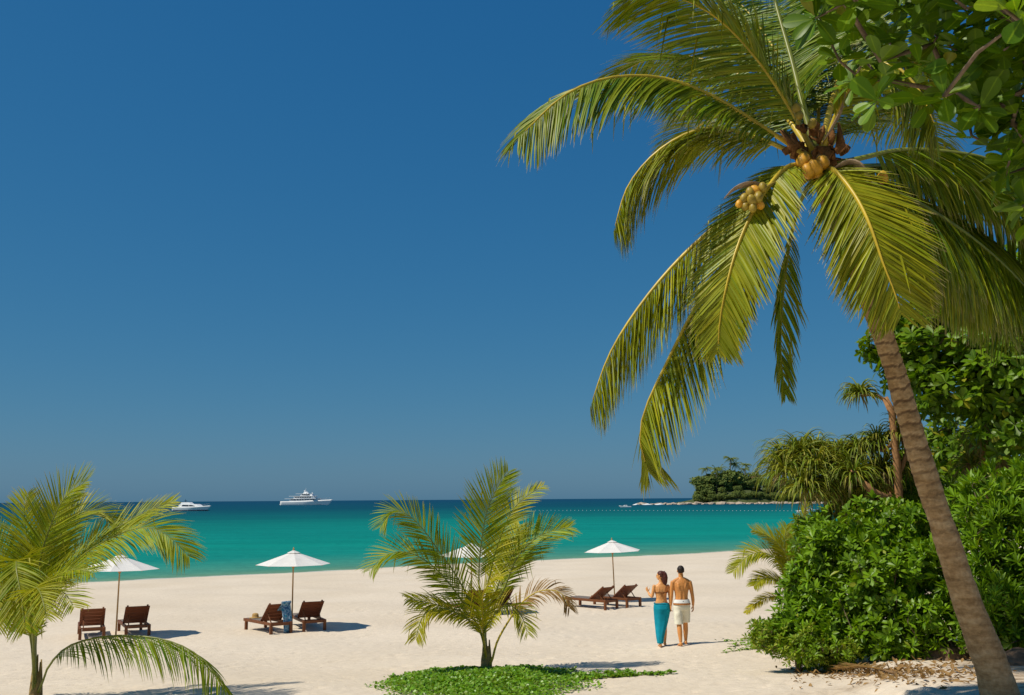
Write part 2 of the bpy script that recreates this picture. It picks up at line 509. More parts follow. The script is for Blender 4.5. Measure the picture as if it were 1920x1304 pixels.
# how far out from the waterline: the water's own colour follows the depth of the seabed
off = mathn(nt, 'ADD', mathn(nt, 'MULTIPLY', sx.outputs[0], -0.556), mathn(nt, 'MULTIPLY', sx.outputs[1], 0.831))
off = mathn(nt, 'SUBTRACT', off, 69.5)
mp = nt.nodes.new('ShaderNodeMapping'); mp.inputs['Scale'].default_value = (0.006, 0.018, 1); mp.inputs['Rotation'].default_value = (0, 0, R(-34))
nt.links.new(pos, mp.inputs['Vector'])
bank = noise_node(nt, 1.0, 4, 0.55, mp.outputs[0])
off = mathn(nt, 'MULTIPLY', off, mathn(nt, 'ADD', 0.72, mathn(nt, 'MULTIPLY', bank.outputs['Fac'], 0.56)))
lg = mathn(nt, 'LOGARITHM', mathn(nt, 'MAXIMUM', mathn(nt, 'ADD', off, 3.0), 1.0), 10.0)
fac = mathn(nt, 'DIVIDE', lg, 3.4, True)
c = ramp(nt, fac, [(0.10, (0.200, 0.300, 0.190)), (0.16, (0.150, 0.285, 0.180)), (0.25, (0.075, 0.262, 0.185)), (0.40, (0.006, 0.235, 0.188)), (0.49, (0.002, 0.230, 0.182)), (0.56, (0.002, 0.225, 0.186)),
                     (0.635, (0.002, 0.180, 0.156)), (0.70, (0.002, 0.115, 0.124)), (0.80, (0.002, 0.066, 0.102)), (1.0, (0.003, 0.052, 0.105))]).outputs[0]
mp2 = nt.nodes.new('ShaderNodeMapping'); mp2.inputs['Scale'].default_value = (0.02, 0.10, 1); mp2.inputs['Rotation'].default_value = (0, 0, R(-8))
nt.links.new(pos, mp2.inputs['Vector'])
streak = noise_node(nt, 1.0, 5, 0.6, mp2.outputs[0])
c = mixc(nt, 0.8, c, ramp(nt, streak.outputs['Fac'], [(0.3, (0.70, 0.80, 0.84)), (0.7, (1.15, 1.14, 1.14))]).outputs[0], 'MULTIPLY')
# a thin broken lip of foam where the swell runs out on the sand
al = mathn(nt, 'ADD', mathn(nt, 'MULTIPLY', sx.outputs[0], 0.831), mathn(nt, 'MULTIPLY', sx.outputs[1], 0.556))
sh = mathn(nt, 'SUBTRACT', 69.5, mathn(nt, 'SUBTRACT', mathn(nt, 'MULTIPLY', sx.outputs[1], 0.831), mathn(nt, 'MULTIPLY', sx.outputs[0], 0.556)))
sh = mathn(nt, 'ADD', sh, mathn(nt, 'MULTIPLY', mathn(nt, 'SINE', mathn(nt, 'ADD', mathn(nt, 'MULTIPLY', al, .16), 1.0)), .45))
sh = mathn(nt, 'ADD', sh, mathn(nt, 'MULTIPLY', mathn(nt, 'SINE', mathn(nt, 'MULTIPLY', al, .37)), .25))
wq = mathn(nt, 'MINIMUM', mathn(nt, 'MAXIMUM', mathn(nt, 'DIVIDE', mathn(nt, 'SUBTRACT', al, 62.0), 30.0), 0.0), 3.0)
sh = mathn(nt, 'ADD', sh, mathn(nt, 'MULTIPLY', mathn(nt, 'MULTIPLY', wq, wq), 2.2))
fn_ = noise_node(nt, 0.45, 5, 0.65, pos)
lip = mathn(nt, 'ADD', sh, mathn(nt, 'MULTIPLY', fn_.outputs['Fac'], 2.6))
foam = nt.nodes.new('ShaderNodeMapRange'); foam.inputs['From Min'].default_value = 0.75; foam.inputs['From Max'].default_value = 1.25
nt.links.new(lip, foam.inputs['Value'])
c = mixc(nt, mathn(nt, 'MULTIPLY', foam.outputs[0], .75), c, (0.62, 0.64, 0.60))
df = nt.nodes.new('ShaderNodeBsdfDiffuse'); nt.links.new(c, df.inputs['Color'])
gl = nt.nodes.new('ShaderNodeBsdfGlossy'); gl.inputs['Roughness'].default_value = 0.22
gl.inputs['Color'].default_value = (1, 1, 1, 1)
mp3 = nt.nodes.new('ShaderNodeMapping'); mp3.inputs['Scale'].default_value = (0.6, 1.6, 1); mp3.inputs['Rotation'].default_value = (0, 0, R(-20))
nt.links.new(pos, mp3.inputs['Vector'])
wv = noise_node(nt, 0.8, 5, 0.6, mp3.outputs[0])
b = nt.nodes.new('ShaderNodeBump'); b.inputs['Strength'].default_value = 0.8; b.inputs['Distance'].default_value = 0.4
sw = noise_node(nt, 0.16, 4, 0.6, mp3.outputs[0])
nt.links.new(mathn(nt, 'ADD', wv.outputs['Fac'], mathn(nt, 'MULTIPLY', sw.outputs['Fac'], 4.0)), b.inputs['Height'])
nt.links.new(b.outputs[0], gl.inputs['Normal']); nt.links.new(b.outputs[0], df.inputs['Normal'])
mx = nt.nodes.new('ShaderNodeMixShader'); mx.inputs[0].default_value = 0.07
nt.links.new(df.outputs[0], mx.inputs[1]); nt.links.new(gl.outputs[0], mx.inputs[2])
nt.links.new(mx.outputs[0], out.inputs['Surface'])
nt.nodes.remove(bs)
sea = link('sea', me, mt, None, 'structure')
# ------------------------------------------------------------------ palms
def leaflet_mesh(P, T, N, t0, n_pairs, length, width, droop, spread, vee, seed, age=0.3, wind=(0, 0, 0), broken=0.06, gap=0.04, nseg=5, one=None):
    """all the leaflets of one frond along the sampled midrib P with tangents T and upper normals N"""
    r = np.random.default_rng(seed)
    m = len(P)
    out_v, out_f, out_c = [], [], []
    base = 0
    wind = np.array(wind, float)
    for side in (-1, 1):
        if one is not None and side != one: continue
        skip = False
        for i in range(n_pairs):
            t = t0 + (1 - t0) * (i + r.uniform(0, .45)) / n_pairs
            if r.random() < gap: continue
            f = t * (m - 1); k = min(int(f), m - 2); q = f - k
            p = P[k] * (1 - q) + P[k + 1] * q
            tt = T[k] * (1 - q) + T[k + 1] * q
            nn_ = N[k] * (1 - q) + N[k + 1] * q
            bb = np.cross(tt, nn_); bb /= max(np.linalg.norm(bb), 1e-6)
            u = (t - t0) / (1 - t0)
            prof = min(1.0, 0.45 + 2.2 * u) * (1.0 - 0.5 * max(0.0, u - 0.55) / 0.45 - .3 * max(0.0, u - .92) / .08)
            L = length * prof * r.uniform(0.86, 1.08)
            a = R(spread[0] + (spread[1] + 8 - spread[0]) * u) + r.normal(0, 0.045)
            ve = R(vee) + r.normal(0, 0.07)
            d = tt * math.cos(a) + (bb * side * math.cos(ve) + nn_ * math.sin(ve)) * math.sin(a)
            d /= np.linalg.norm(d)
            brk = r.random() < broken
            bk = r.integers(1, nseg - 1) if brk else -1
            pts = [p]
            dirs = [d]
            dr = droop * r.uniform(0.7, 1.35)
            for s_ in range(nseg):
                pts.append(pts[-1] + d * (L / nseg))
                d = d + np.array([0, 0, -dr * (0.35 + s_ * 0.32) / nseg]) + wind / nseg
                if s_ == bk: d = d * 0.25 + np.array([0, 0, -1.0])
                d = d / np.linalg.norm(d)
                dirs.append(d)
            pts = np.array(pts); dirs = np.array(dirs)
            wv = np.cross(dirs, nn_ + 0.25 * r.normal(0, 1, 3)); wv = nrm(wv)
            nr = np.cross(wv, dirs)
            ws = width * r.uniform(0.8, 1.15) * np.interp(np.linspace(0, 1, nseg + 1), [0, .12, .5, .8, 1], [.45, 1, .95, .6, .06]) * (0.6 + 0.4 * prof)
            rows = np.stack([pts - wv * ws[:, None] / 2, pts - nr * ws[:, None] * 0.22, pts + wv * ws[:, None] / 2], 1)   # folded along its midrib
            out_v.append(rows.reshape(-1, 3))
            for s_ in range(nseg):
                o = base + s_ * 3
                out_f.append((o, o + 1, o + 4, o + 3)); out_f.append((o + 1, o + 2, o + 5, o + 4))
            rv = np.clip(r.normal(0.5, 0.28), 0, 1)
            ag = np.clip(age + r.normal(0, 0.13) + (0.25 if brk else 0), 0, 1)
            tt_ = np.linspace(0, 1, nseg + 1).repeat(3)
            out_c.append(np.stack([np.full_like(tt_, rv), tt_, np.full_like(tt_, ag), np.ones_like(tt_)], 1))
            base += 3 * (nseg + 1)
    return np.vstack(out_v), np.array(out_f), np.vstack(out_c)

def frond(parent, ctrl, seed, length=0.75, width=0.045, n_pairs=80, droop=1.0, spread=(62, 28), vee=12, t0=0.2, age=0.3, r0=0.035, mat='palm_leaf', rib='rachis',
          wind=(0, 0, 0), broken=0.05, gap=0.04, hint=None, nseg=5, one=None, dens_=1.0):
    """a feather frond: ctrl are points in the thing's own space, petiole first"""
    n_pairs = int(n_pairs * (2.0 if mat == 'palm_leaf' else 1.55 * dens_)); width *= 0.62 if mat == 'palm_leaf' else .74; length *= 1.28 if mat == 'palm_leaf' else 1.36
    droop *= .45
    P, L = spline(ctrl, 40)
    T = nrm(np.gradient(P, axis=0))
    up = np.array([0, 0, 1.0])
    hv = P[-1] - P[0]; hv[2] = 0
    hv = hv / max(np.linalg.norm(hv), 1e-6) if hint is None else np.array(hint, float)
    N = up - (T @ up)[:, None] * T
    N = N + (0.35 if hint is None else 1.6) * (hv - (T @ hv)[:, None] * T)
    N = nrm(N)
    rad = [(r0 * (1 - u) ** 0.8 + 0.004 + 0.55 * r0 * max(0, 1 - u / 0.10)) for u in np.linspace(0, 1, 40)]
    fr = MB().tube(P[::2], rad[::2], 6, flat=0.7).build('frond', M[rib], parent, True)
    v, f, c = leaflet_mesh(P, T, N, t0, n_pairs, length, width, droop, spread, vee, seed, age, wind, broken, gap, nseg, one)
    me = fast_mesh('leaflets', v, f, c)
    link('leaflets', me, M[mat], fr, 'stuff')
    return fr

def rel(pts, origin):
    return [at(*p) - origin for p in pts]

# ---- the tall leaning coconut palm
BASE = at(1884, 1312, 12.0)
BASE.z = gz(BASE.x, BASE.y) - 0.12
tall = empty('coconut_palm', BASE)
tag(tall, 'tall leaning coconut palm with ringed brown trunk on the right', 'palm tree')
tr_px = [(1884, 1312, 12.0, .25), (1862, 1262, 12.0, .20), (1836, 1190, 12.0, .178), (1800, 1090, 11.95, .163), (1757, 960, 11.9, .150), (1722, 850, 11.85, .142), (1690, 740, 11.8, .136), (1658, 640, 11.75, .131),
         (1627, 555, 11.7, .127), (1590, 455, 11.65, .125), (1560, 375, 11.6, .14), (1540, 318, 11.55, .16), (1533, 285, 11.55, .10)]
tp, tl = spline([Vector((0, 0, -0.05))] + [at(*q[:3]) - BASE for q in tr_px[1:]], 440)
trad = .93 * np.interp(np.linspace(0, 1, 440), np.linspace(0, 1, len(tr_px)), [q[3] for q in tr_px])
r_ = np.random.default_rng(3)
tmb = MB()
tmb.tube(tp, list(trad), 28)
tme = tmb.mesh('trunk')
tcol = np.ones((len(tme.vertices), 4))
for n_i, v in enumerate(tme.vertices):                # stepped leaf scars, lumpy, never a clean cylinder
    i, k = min(n_i // 28, 439), n_i % 28
    a = 2 * math.pi * k / 28
    ph = i / 9.0 + .28 * noise.noise(Vector((math.cos(a) * 1.3, math.sin(a) * 1.3, i * .03)))
    saw = ph % 1.0
    cen = Vector(tp[i])
    amp = .02 + .06 * min(1, max(0, (i - 100) / 120))
    v.co = cen + (v.co - cen) * (1 + amp * (.55 - saw) + .02 * noise.noise(Vector((k * .9, i * .16, 0))))
    v.co += noise.noise_vector(Vector(v.co) * 4.0) * 0.012 + noise.noise_vector(Vector(v.co) * 1.1) * 0.02
    tcol[n_i, 0] = 1.0 if saw > .76 else 0.0
    tcol[n_i, 1] = i / 439
tme.attributes.new('lv', 'FLOAT_COLOR', 'POINT').data.foreach_set('color', tcol.astype(np.float32).ravel())
mt, nt, bs, out = nodes('coconut trunk')
tc = nt.nodes.new('ShaderNodeTexCoord')
mp = nt.nodes.new('ShaderNodeMapping'); mp.inputs['Scale'].default_value = (3, 3, 9); nt.links.new(tc.outputs['Object'], mp.inputs['Vector'])
n1 = noise_node(nt, 1.2, 6, 0.65, mp.outputs[0]); n2 = noise_node(nt, 22, 4, 0.6, tc.outputs['Object'])
c = ramp(nt, n1.outputs['Fac'], [(0.28, (0.190, 0.110, 0.045)), (0.5, (0.390, 0.258, 0.128)), (0.74, (0.56, 0.41, 0.235))]).outputs[0]
at_ = nt.nodes.new('ShaderNodeAttribute'); at_.attribute_name = 'lv'
sp = nt.nodes.new('ShaderNodeSeparateColor'); nt.links.new(at_.outputs['Color'], sp.inputs[0])
fade = nt.nodes.new('ShaderNodeMapRange'); fade.inputs['From Min'].default_value = .2; fade.inputs['From Max'].default_value = .55; nt.links.new(sp.outputs[1], fade.inputs['Value'])
c = mixc(nt, mathn(nt, 'MULTIPLY', mathn(nt, 'MULTIPLY', sp.outputs[0], .75), fade.outputs[0]), c, (0.085, 0.048, 0.028))
c = mixc(nt, 0.6, c, ramp(nt, n2.outputs['Fac'], [(0.3, (0.55, 0.52, 0.5)), (0.65, (1.2, 1.2, 1.2))]).outputs[0], 'MULTIPLY')
nt.links.new(c, bs.inputs['Base Color']); bs.inputs['Roughness'].default_value = 0.9; bs.inputs['Specular IOR Level'].default_value = 0.15
bump(nt, n2.outputs['Fac'], 0.7, 0.02, bs)
link('trunk', tme, mt, tall)
# roots flaring out over the sand
for k in range(15):
    a = k / 15 * 2 * math.pi + r_.uniform(-.1, .1)
    q0 = Vector((math.cos(a) * .22, math.sin(a) * .22, .16)); L_ = r_.uniform(.34, .55)
    q2 = Vector((math.cos(a) * L_, math.sin(a) * L_, 0)); q2.z = gz(BASE.x + q2.x, BASE.y + q2.y) - BASE.z - 0.03
    MB().tube([q0, q0 * .55 + q2 * .45 + Vector((0, 0, .04)), q2], [.035, .028, .015], 6).build('root', mt, tall, True)

# fronds: petiole to tip, pixel of the photograph and metres ahead
K = 11.55
TF = [
    # pts, length, droop, spread, vee, pairs, age, extra
    ([(1525, 300, K), (1440, 245, 11.3), (1345, 185, 11.0), (1250, 148, 10.8), (1150, 145, 10.6), (1060, 178, 10.4), (972, 258, 10.3)], dict(length=.86, droop=1.6, spread=(58, 30), vee=-24, age=.18, n_pairs=110, t0=.14, broken=.10, hint=(.1, -.5, .3))),
    ([(1520, 305, 11.7), (1430, 262, 11.9), (1330, 240, 12.1), (1245, 275, 12.2), (1180, 345, 12.3), (1150, 435, 12.3)], dict(length=.82, droop=1.6, spread=(55, 26), vee=-42, age=.35, n_pairs=95, t0=.16)),
    ([(1520, 325, 11.7), (1450, 360, 11.8), (1375, 400, 11.9), (1290, 470, 11.9), (1210, 560, 11.9), (1145, 660, 11.9), (1106, 765, 11.9)], dict(length=.86, droop=1.2, spread=(52, 26), vee=-46, age=.36, n_pairs=115, t0=.2)),
    ([(1525, 312, 11.4), (1475, 315, 11.0), (1425, 375, 10.6), (1388, 450, 10.4), (1365, 525, 10.3), (1350, 600, 10.3), (1346, 660, 10.35)], dict(length=.60, droop=.5, spread=(50, 28), vee=-14, age=.42, n_pairs=105, t0=.10, rib='rachis', hint=(-.3, -.9, .3))),
    ([(1520, 325, 11.6), (1450, 390, 11.3), (1370, 480, 11.1), (1303, 579, 11.0), (1251, 679, 10.95), (1209, 770, 10.9), (1200, 830, 10.9), (1216, 885, 10.9)], dict(length=.84, droop=.8, spread=(50, 26), vee=-42, age=.38, n_pairs=115, t0=.2)),
    ([(1540, 312, 11.4), (1566, 322, 10.9), (1602, 366, 10.6), (1630, 420, 10.4), (1656, 495, 10.3), (1676, 545, 10.3), (1690, 590, 10.3)], dict(length=.70, droop=.4, spread=(50, 30), vee=-12, age=.42, n_pairs=100, t0=.08, rib='rachis', hint=(-.35, -.9, .3))),
    ([(1530, 330, 11.8), (1500, 380, 12.2), (1478, 470, 12.4), (1466, 580, 12.5), (1464, 660, 12.5), (1472, 738, 12.5)], dict(length=.46, droop=2.0, spread=(40, 14), vee=-30, age=.15, n_pairs=50, gap=.2, rib='rachis_green', t0=.3)),
    ([(1532, 292, K), (1508, 205, 11.75), (1487, 120, 12.0), (1464, 40, 12.3), (1440, -40, 12.6), (1405, -120, 12.9)], dict(length=.95, droop=2.0, spread=(84, 50), vee=-6, age=.04, n_pairs=95, t0=.17, r0=.045, rib='rachis_green')),
    ([(1528, 292, K), (1480, 200, 11.5), (1415, 105, 11.4), (1340, 30, 11.3), (1255, -8, 11.2), (1165, 0, 11.1)], dict(length=.92, droop=1.2, spread=(64, 30), vee=-20, age=.15, n_pairs=100, t0=.15, broken=.12)),
    ([(1526, 295, 11.7), (1470, 215, 12.3), (1400, 150, 12.9), (1310, 110, 13.4), (1220, 110, 13.8), (1140, 150, 14.2)], dict(length=.92, droop=1.4, spread=(60, 28), vee=-25, age=.12, n_pairs=95, t0=.15)),
    ([(1536, 292, 11.6), (1555, 215, 11.9), (1585, 140, 12.3), (1635, 95, 12.6), (1700, 105, 12.9), (1755, 165, 13.1)], dict(length=.92, droop=1.8, spread=(62, 28), vee=-35, age=.2, n_pairs=95, t0=.16)),
    ([(1540, 292, 11.5), (1572, 205, 11.2), (1612, 140, 10.9), (1668, 120, 10.6), (1720, 165, 10.4), (1755, 240, 10.3)], dict(length=.78, droop=1.8, spread=(58, 26), vee=-40, age=.35, n_pairs=75, t0=.2, gap=.12)),
    ([(1545, 312, 11.6), (1610, 298, 11.6), (1690, 281, 11.7), (1775, 284, 11.7), (1860, 300, 11.7), (1945, 345, 11.7), (2010, 420, 11.7)], dict(length=.88, droop=1.8, spread=(58, 26), vee=-52, age=.06, n_pairs=115, t0=.2, rib='rachis_green')),
    ([(1545, 318, 11.9), (1620, 312, 12.3), (1710, 312, 12.7), (1800, 335, 13.0), (1890, 390, 13.2), (1960, 470, 13.3)], dict(length=.88, droop=1.8, spread=(58, 26), vee=-50, age=.06, n_pairs=105, t0=.2, rib='rachis_green')),
    ([(1548, 328, 11.6), (1625, 342, 11.4), (1710, 375, 11.2), (1800, 430, 11.1), (1880, 495, 11.0), (1960, 580, 10.9)], dict(length=.90, droop=1.6, spread=(56, 26), vee=-48, age=.15, n_pairs=105, t0=.2, rib='rachis_green')),
    ([(1546, 335, 11.9), (1610, 370, 12.4), (1690, 420, 12.8), (1780, 490, 13.0), (1860, 580, 13.2)], dict(length=.88, droop=1.6, spread=(56, 26), vee=-46, age=.25, n_pairs=95, t0=.2)),
    ([(1535, 290, 11.6), (1535, 200, 12.2), (1545, 110, 12.9), (1560, 20, 13.7), (1580, -60, 14.6)], dict(length=.95, droop=1.2, spread=(70, 30), vee=8, age=.15, n_pairs=85, t0=.15)),
    ([(1538, 292, K), (1560, 190, 11.9), (1600, 80, 12.4), (1660, -20, 13.0), (1730, -100, 13.6)], dict(length=.92, droop=1.3, spread=(70, 34), vee=4, age=.15, n_pairs=85, t0=.18)),
    ([(1527, 300, 11.8), (1460, 240, 12.8), (1390, 215, 13.8), (1320, 230, 14.8), (1260, 290, 15.5)], dict(length=.9, droop=1.8, spread=(60, 26), vee=4, age=.25, n_pairs=80, t0=.18)),
    ([(1540, 300, 11.9), (1590, 235, 12.9), (1650, 210, 13.8), (1710, 230, 14.6), (1760, 290, 15.2)], dict(length=.9, droop=2.2, spread=(60, 26), vee=2, age=.25, n_pairs=80, t0=.18)),
    ([(1530, 290, 11.6), (1500, 190, 12.2), (1450, 90, 12.9), (1390, 10, 13.6), (1320, -50, 14.2)], dict(length=.92, droop=1.3, spread=(66, 28), vee=8, age=.2, n_pairs=85, t0=.16)),
    ([(1546, 330, 12.0), (1640, 365, 12.9), (1740, 430, 13.6), (1830, 520, 14.0), (1900, 630, 14.2)], dict(length=.95, droop=1.6, spread=(58, 28), vee=-50, age=.05, n_pairs=105, t0=.16, rib='rachis_green')),
    ([(1546, 322, 12.0), (1640, 335, 12.6), (1750, 385, 13.2), (1860, 450, 13.6), (1960, 540, 13.8)], dict(length=.95, droop=1.6, spread=(58, 28), vee=-50, age=.05, n_pairs=105, t0=.16, rib='rachis_green')),
]
for i, (pts, kw) in enumerate(TF):
    frond(tall, rel(pts, BASE), 100 + i, **kw)

def noisy(me, amp, sc_):
    for v in me.vertices:
        v.co += noise.noise_vector(Vector(v.co) * sc_) * amp
    return me

def nut_mesh(seed):
    mb = MB()
    prof = [(0.005, -.13), (.05, -.118), (.088, -.075), (.10, -.02), (.094, .045), (.066, .098), (.03, .122), (.006, .13)]
    mb.lathe(prof, 12)
    return noisy(mb.mesh('coconut'), .012, 6 + seed)
nuts = [nut_mesh(k) for k in range(3)]
for me, k in zip(nuts, ('nut', 'nut', 'nut_green')): me.materials.append(M[k])
def nut(px, py, d, s=1.0, k=0, tilt=0.6):
    o = link('coconut', nuts[k], None, tall)
    o.location = at(px, py, d) - BASE
    o.rotation_euler = (random.uniform(-tilt, tilt), random.uniform(-tilt, tilt), random.uniform(0, 6))
    o.scale = (s, s, s)
for px, py, d, s, k in [(1506, 303, 11.05, .78, 0), (1528, 316, 10.98, .82, 0), (1542, 305, 11.05, .75, 1), (1515, 322, 10.98, .72, 0), (1533, 330, 11.02, .62, 1),
                        (1395, 372, 10.45, .62, 2), (1406, 362, 10.45, .66, 0), (1416, 356, 10.45, .6, 1), (1410, 376, 10.4, .66, 2), (1398, 386, 10.45, .6, 0), (1422, 370, 10.4, .64, 2), (1424, 384, 10.45, .6, 1), (1412, 390, 10.4, .55, 0),
                        (1430, 352, 10.45, .6, 2), (1386, 382, 10.45, .5, 1), (1655, 333, 11.4, .62, 0), (1493, 203, 11.3, .55, 2), (1523, 232, 11.3, .5, 2), (1498, 216, 11.3, .5, 2)]:
    nut(px, py, d, s * (.78 if px < 1440 else 1.0), 2 if px < 1440 and k == 0 else k)
# stalk that carries the small nuts, woody flower sheaths, brown fibre round the heart
MB().tube(rel([(1510, 330, 11.4), (1462, 338, 10.9), (1424, 358, 10.5), (1402, 382, 10.45)], BASE), [.03, .024, .016, .008], 6).build('fruit_stalk', M['nut_green'], tall, True)
MB().tube(rel([(1545, 322, 11.4), (1600, 322, 11.4), (1635, 330, 11.4), (1658, 336, 11.4)], BASE), [.03, .024, .016, .008], 6).build('fruit_stalk', M['fibre'], tall, True)
def sheath(pts, w):
    P, L = spline(rel(pts, BASE), 14)
    MB().tube(P, [(max(.006, w * math.sin(math.pi * (i + .4) / 14.4)), max(.004, .3 * w * math.sin(math.pi * (i + .4) / 14.4))) for i in range(14)], 10, ref=(0, -1, .4)).build('flower_sheath', M['spathe'], tall, True)
sheath([(1560, 318, 11.0), (1590, 305, 10.95), (1615, 313, 10.9), (1635, 345, 10.9)], .075)
sheath([(1440, 350, 10.7), (1404, 346, 10.5), (1378, 354, 10.45), (1358, 372, 10.45)], .05)
sheath([(1540, 270, 11.2), (1560, 240, 11.1), (1578, 205, 11.0), (1586, 170, 11.0)], .05)
for k in range(26):
    a = k * 2.4
    cx, cy = 1530 + 62 * math.cos(a) * (.35 + .65 * ((k * 37) % 10) / 10), 275 + 40 * math.sin(a) * (.3 + .7 * ((k * 53) % 10) / 10)
    p = at(cx, cy, 11.5 + .15 * math.sin(k)) - BASE
    mb = MB()
    q = [p + Vector((random.uniform(-.10, .10), random.uniform(-.10, .1), random.uniform(-.2, .22))) for _ in range(3)]
    q.sort(key=lambda v: v.z)
    mb.tube(q, [.05, .075, .02], 7, flat=.5)
    link('fibre_sheath', noisy(mb.mesh('fibre_sheath'), .03, 9), M['fibre'], tall)

# ---- young palms standing in the sand
def young(name_label, base_px, d_off, fr, seed, lengths=0.52, width=.036, stems=5, sc_=1.0, lean=(0, 0), dens_=1.0, t0_=.36):
    b = hit(*base_px)
    b.z -= 0.04
    e = empty('young_coconut_palm', b)
    tag(e, name_label, 'palm')
    D = b.y
    rr = random.Random(seed)
    # bulbous stem base wrapped in old leaf bases
    me = MB().tube([Vector((0, 0, -.05)), Vector((0, 0, .10)), Vector((lean[0] * .4, 0, .30)), Vector((lean[0], lean[1], .55))], [.13, .12, .085, .05], 12).mesh('stem')
    link('stem', noisy(me, .03, 7), M['petiole_base'], e)
    for k in range(stems):
        a = k / stems * 6.283 + rr.random()
        q = Vector((math.cos(a) * .075, math.sin(a) * .075, 0))
        MB().tube([q, q * .9 + Vector((0, 0, .3)), q * .8 + Vector((lean[0] * .8, 0, rr.uniform(.45, .85)))], [(.05, .03), (.04, .022), (.012, .006)], 7).build('leaf_base', M['petiole_base'], e, True)
    for i, (pts, kw) in enumerate(fr):
        kw = dict(kw)
        root = Vector((rr.uniform(-.04, .04), rr.uniform(-.05, .05), .12 + lean[1] * 0))
        dd = kw.pop('dd', 0.0)
        n = len(pts)
        ctrl = [root] + [at(x, y, D + dd * (j + 1) / n) - b for j, (x, y) in enumerate(pts)]
        args = dict(dens_=dens_, hint=(0, -.75, .45), length=lengths, width=width, n_pairs=62, droop=.8, spread=(54, 28), vee=4, age=.35, r0=.024, mat='young_leaf', rib='rachis_green', t0=t0_, nseg=4)
        args.update(kw)
        frond(e, ctrl, seed * 50 + i, **args)
    return e

young('young coconut palm growing from the green creeper patch in the middle of the sand', (912, 1262), 0, [
    ([(905, 1160), (898, 1095), (901, 1030), (912, 962), (929, 921), (953, 884)], dict(length=.62, droop=.3, vee=20, age=.25, dd=-.2, hint=(.2, -.8, .2), n_pairs=75)),
    ([(908, 1160), (922, 1060), (945, 990), (962, 955), (987, 931), (1019, 911)], dict(length=.42, droop=1.4, age=.5, dd=.5)),
    ([(912, 1165), (945, 1105), (966, 1052), (1000, 1013), (1034, 996), (1071, 989)], dict(length=.55, droop=.7, age=.25, dd=.35, n_pairs=70)),
    ([(902, 1165), (875, 1115), (850, 1071), (823, 1034), (796, 996), (766, 966), (736, 958), (712, 990)], dict(length=.55, droop=1.0, age=.25, dd=-.5, n_pairs=75, t0=.3)),
    ([(903, 1172), (868, 1128), (832, 1082), (800, 1053), (762, 1035), (722, 1042), (692, 1071)], dict(length=.55, droop=.9, age=.3, dd=-.9, n_pairs=75, t0=.3)),
    ([(900, 1180), (871, 1150), (832, 1138), (796, 1129), (763, 1122)], dict(length=.42, droop=2.4, age=.5, dd=-.7, t0=.3)),
    ([(900, 1185), (865, 1155), (822, 1140), (793, 1156), (779, 1200)], dict(length=.42, droop=2.0, age=.7, dd=-1.0, t0=.4, n_pairs=45)),
    ([(922, 1240), (932, 1204), (953, 1166), (980, 1129), (1014, 1108), (1051, 1112), (1070, 1145)], dict(length=.36, droop=2.6, age=.8, dd=-.5, n_pairs=46, gap=.2, t0=.42, mat='dead_leaf', rib='rachis')),
    ([(906, 1190), (905, 1150), (907, 1112), (925, 1085), (945, 1080)], dict(length=.40, droop=.8, age=.75, dd=-1.0, t0=.3, rib='rachis')),
    ([(910, 1165), (935, 1095), (953, 1045), (964, 1010), (975, 985)], dict(length=.5, droop=.6, age=.5, dd=.9)),
    ([(908, 1185), (930, 1150), (950, 1135), (975, 1150), (990, 1190)], dict(length=.4, droop=2.0, age=.6, dd=-1.1, t0=.35, n_pairs=40)),
], 3, dens_=.72, t0_=.44)
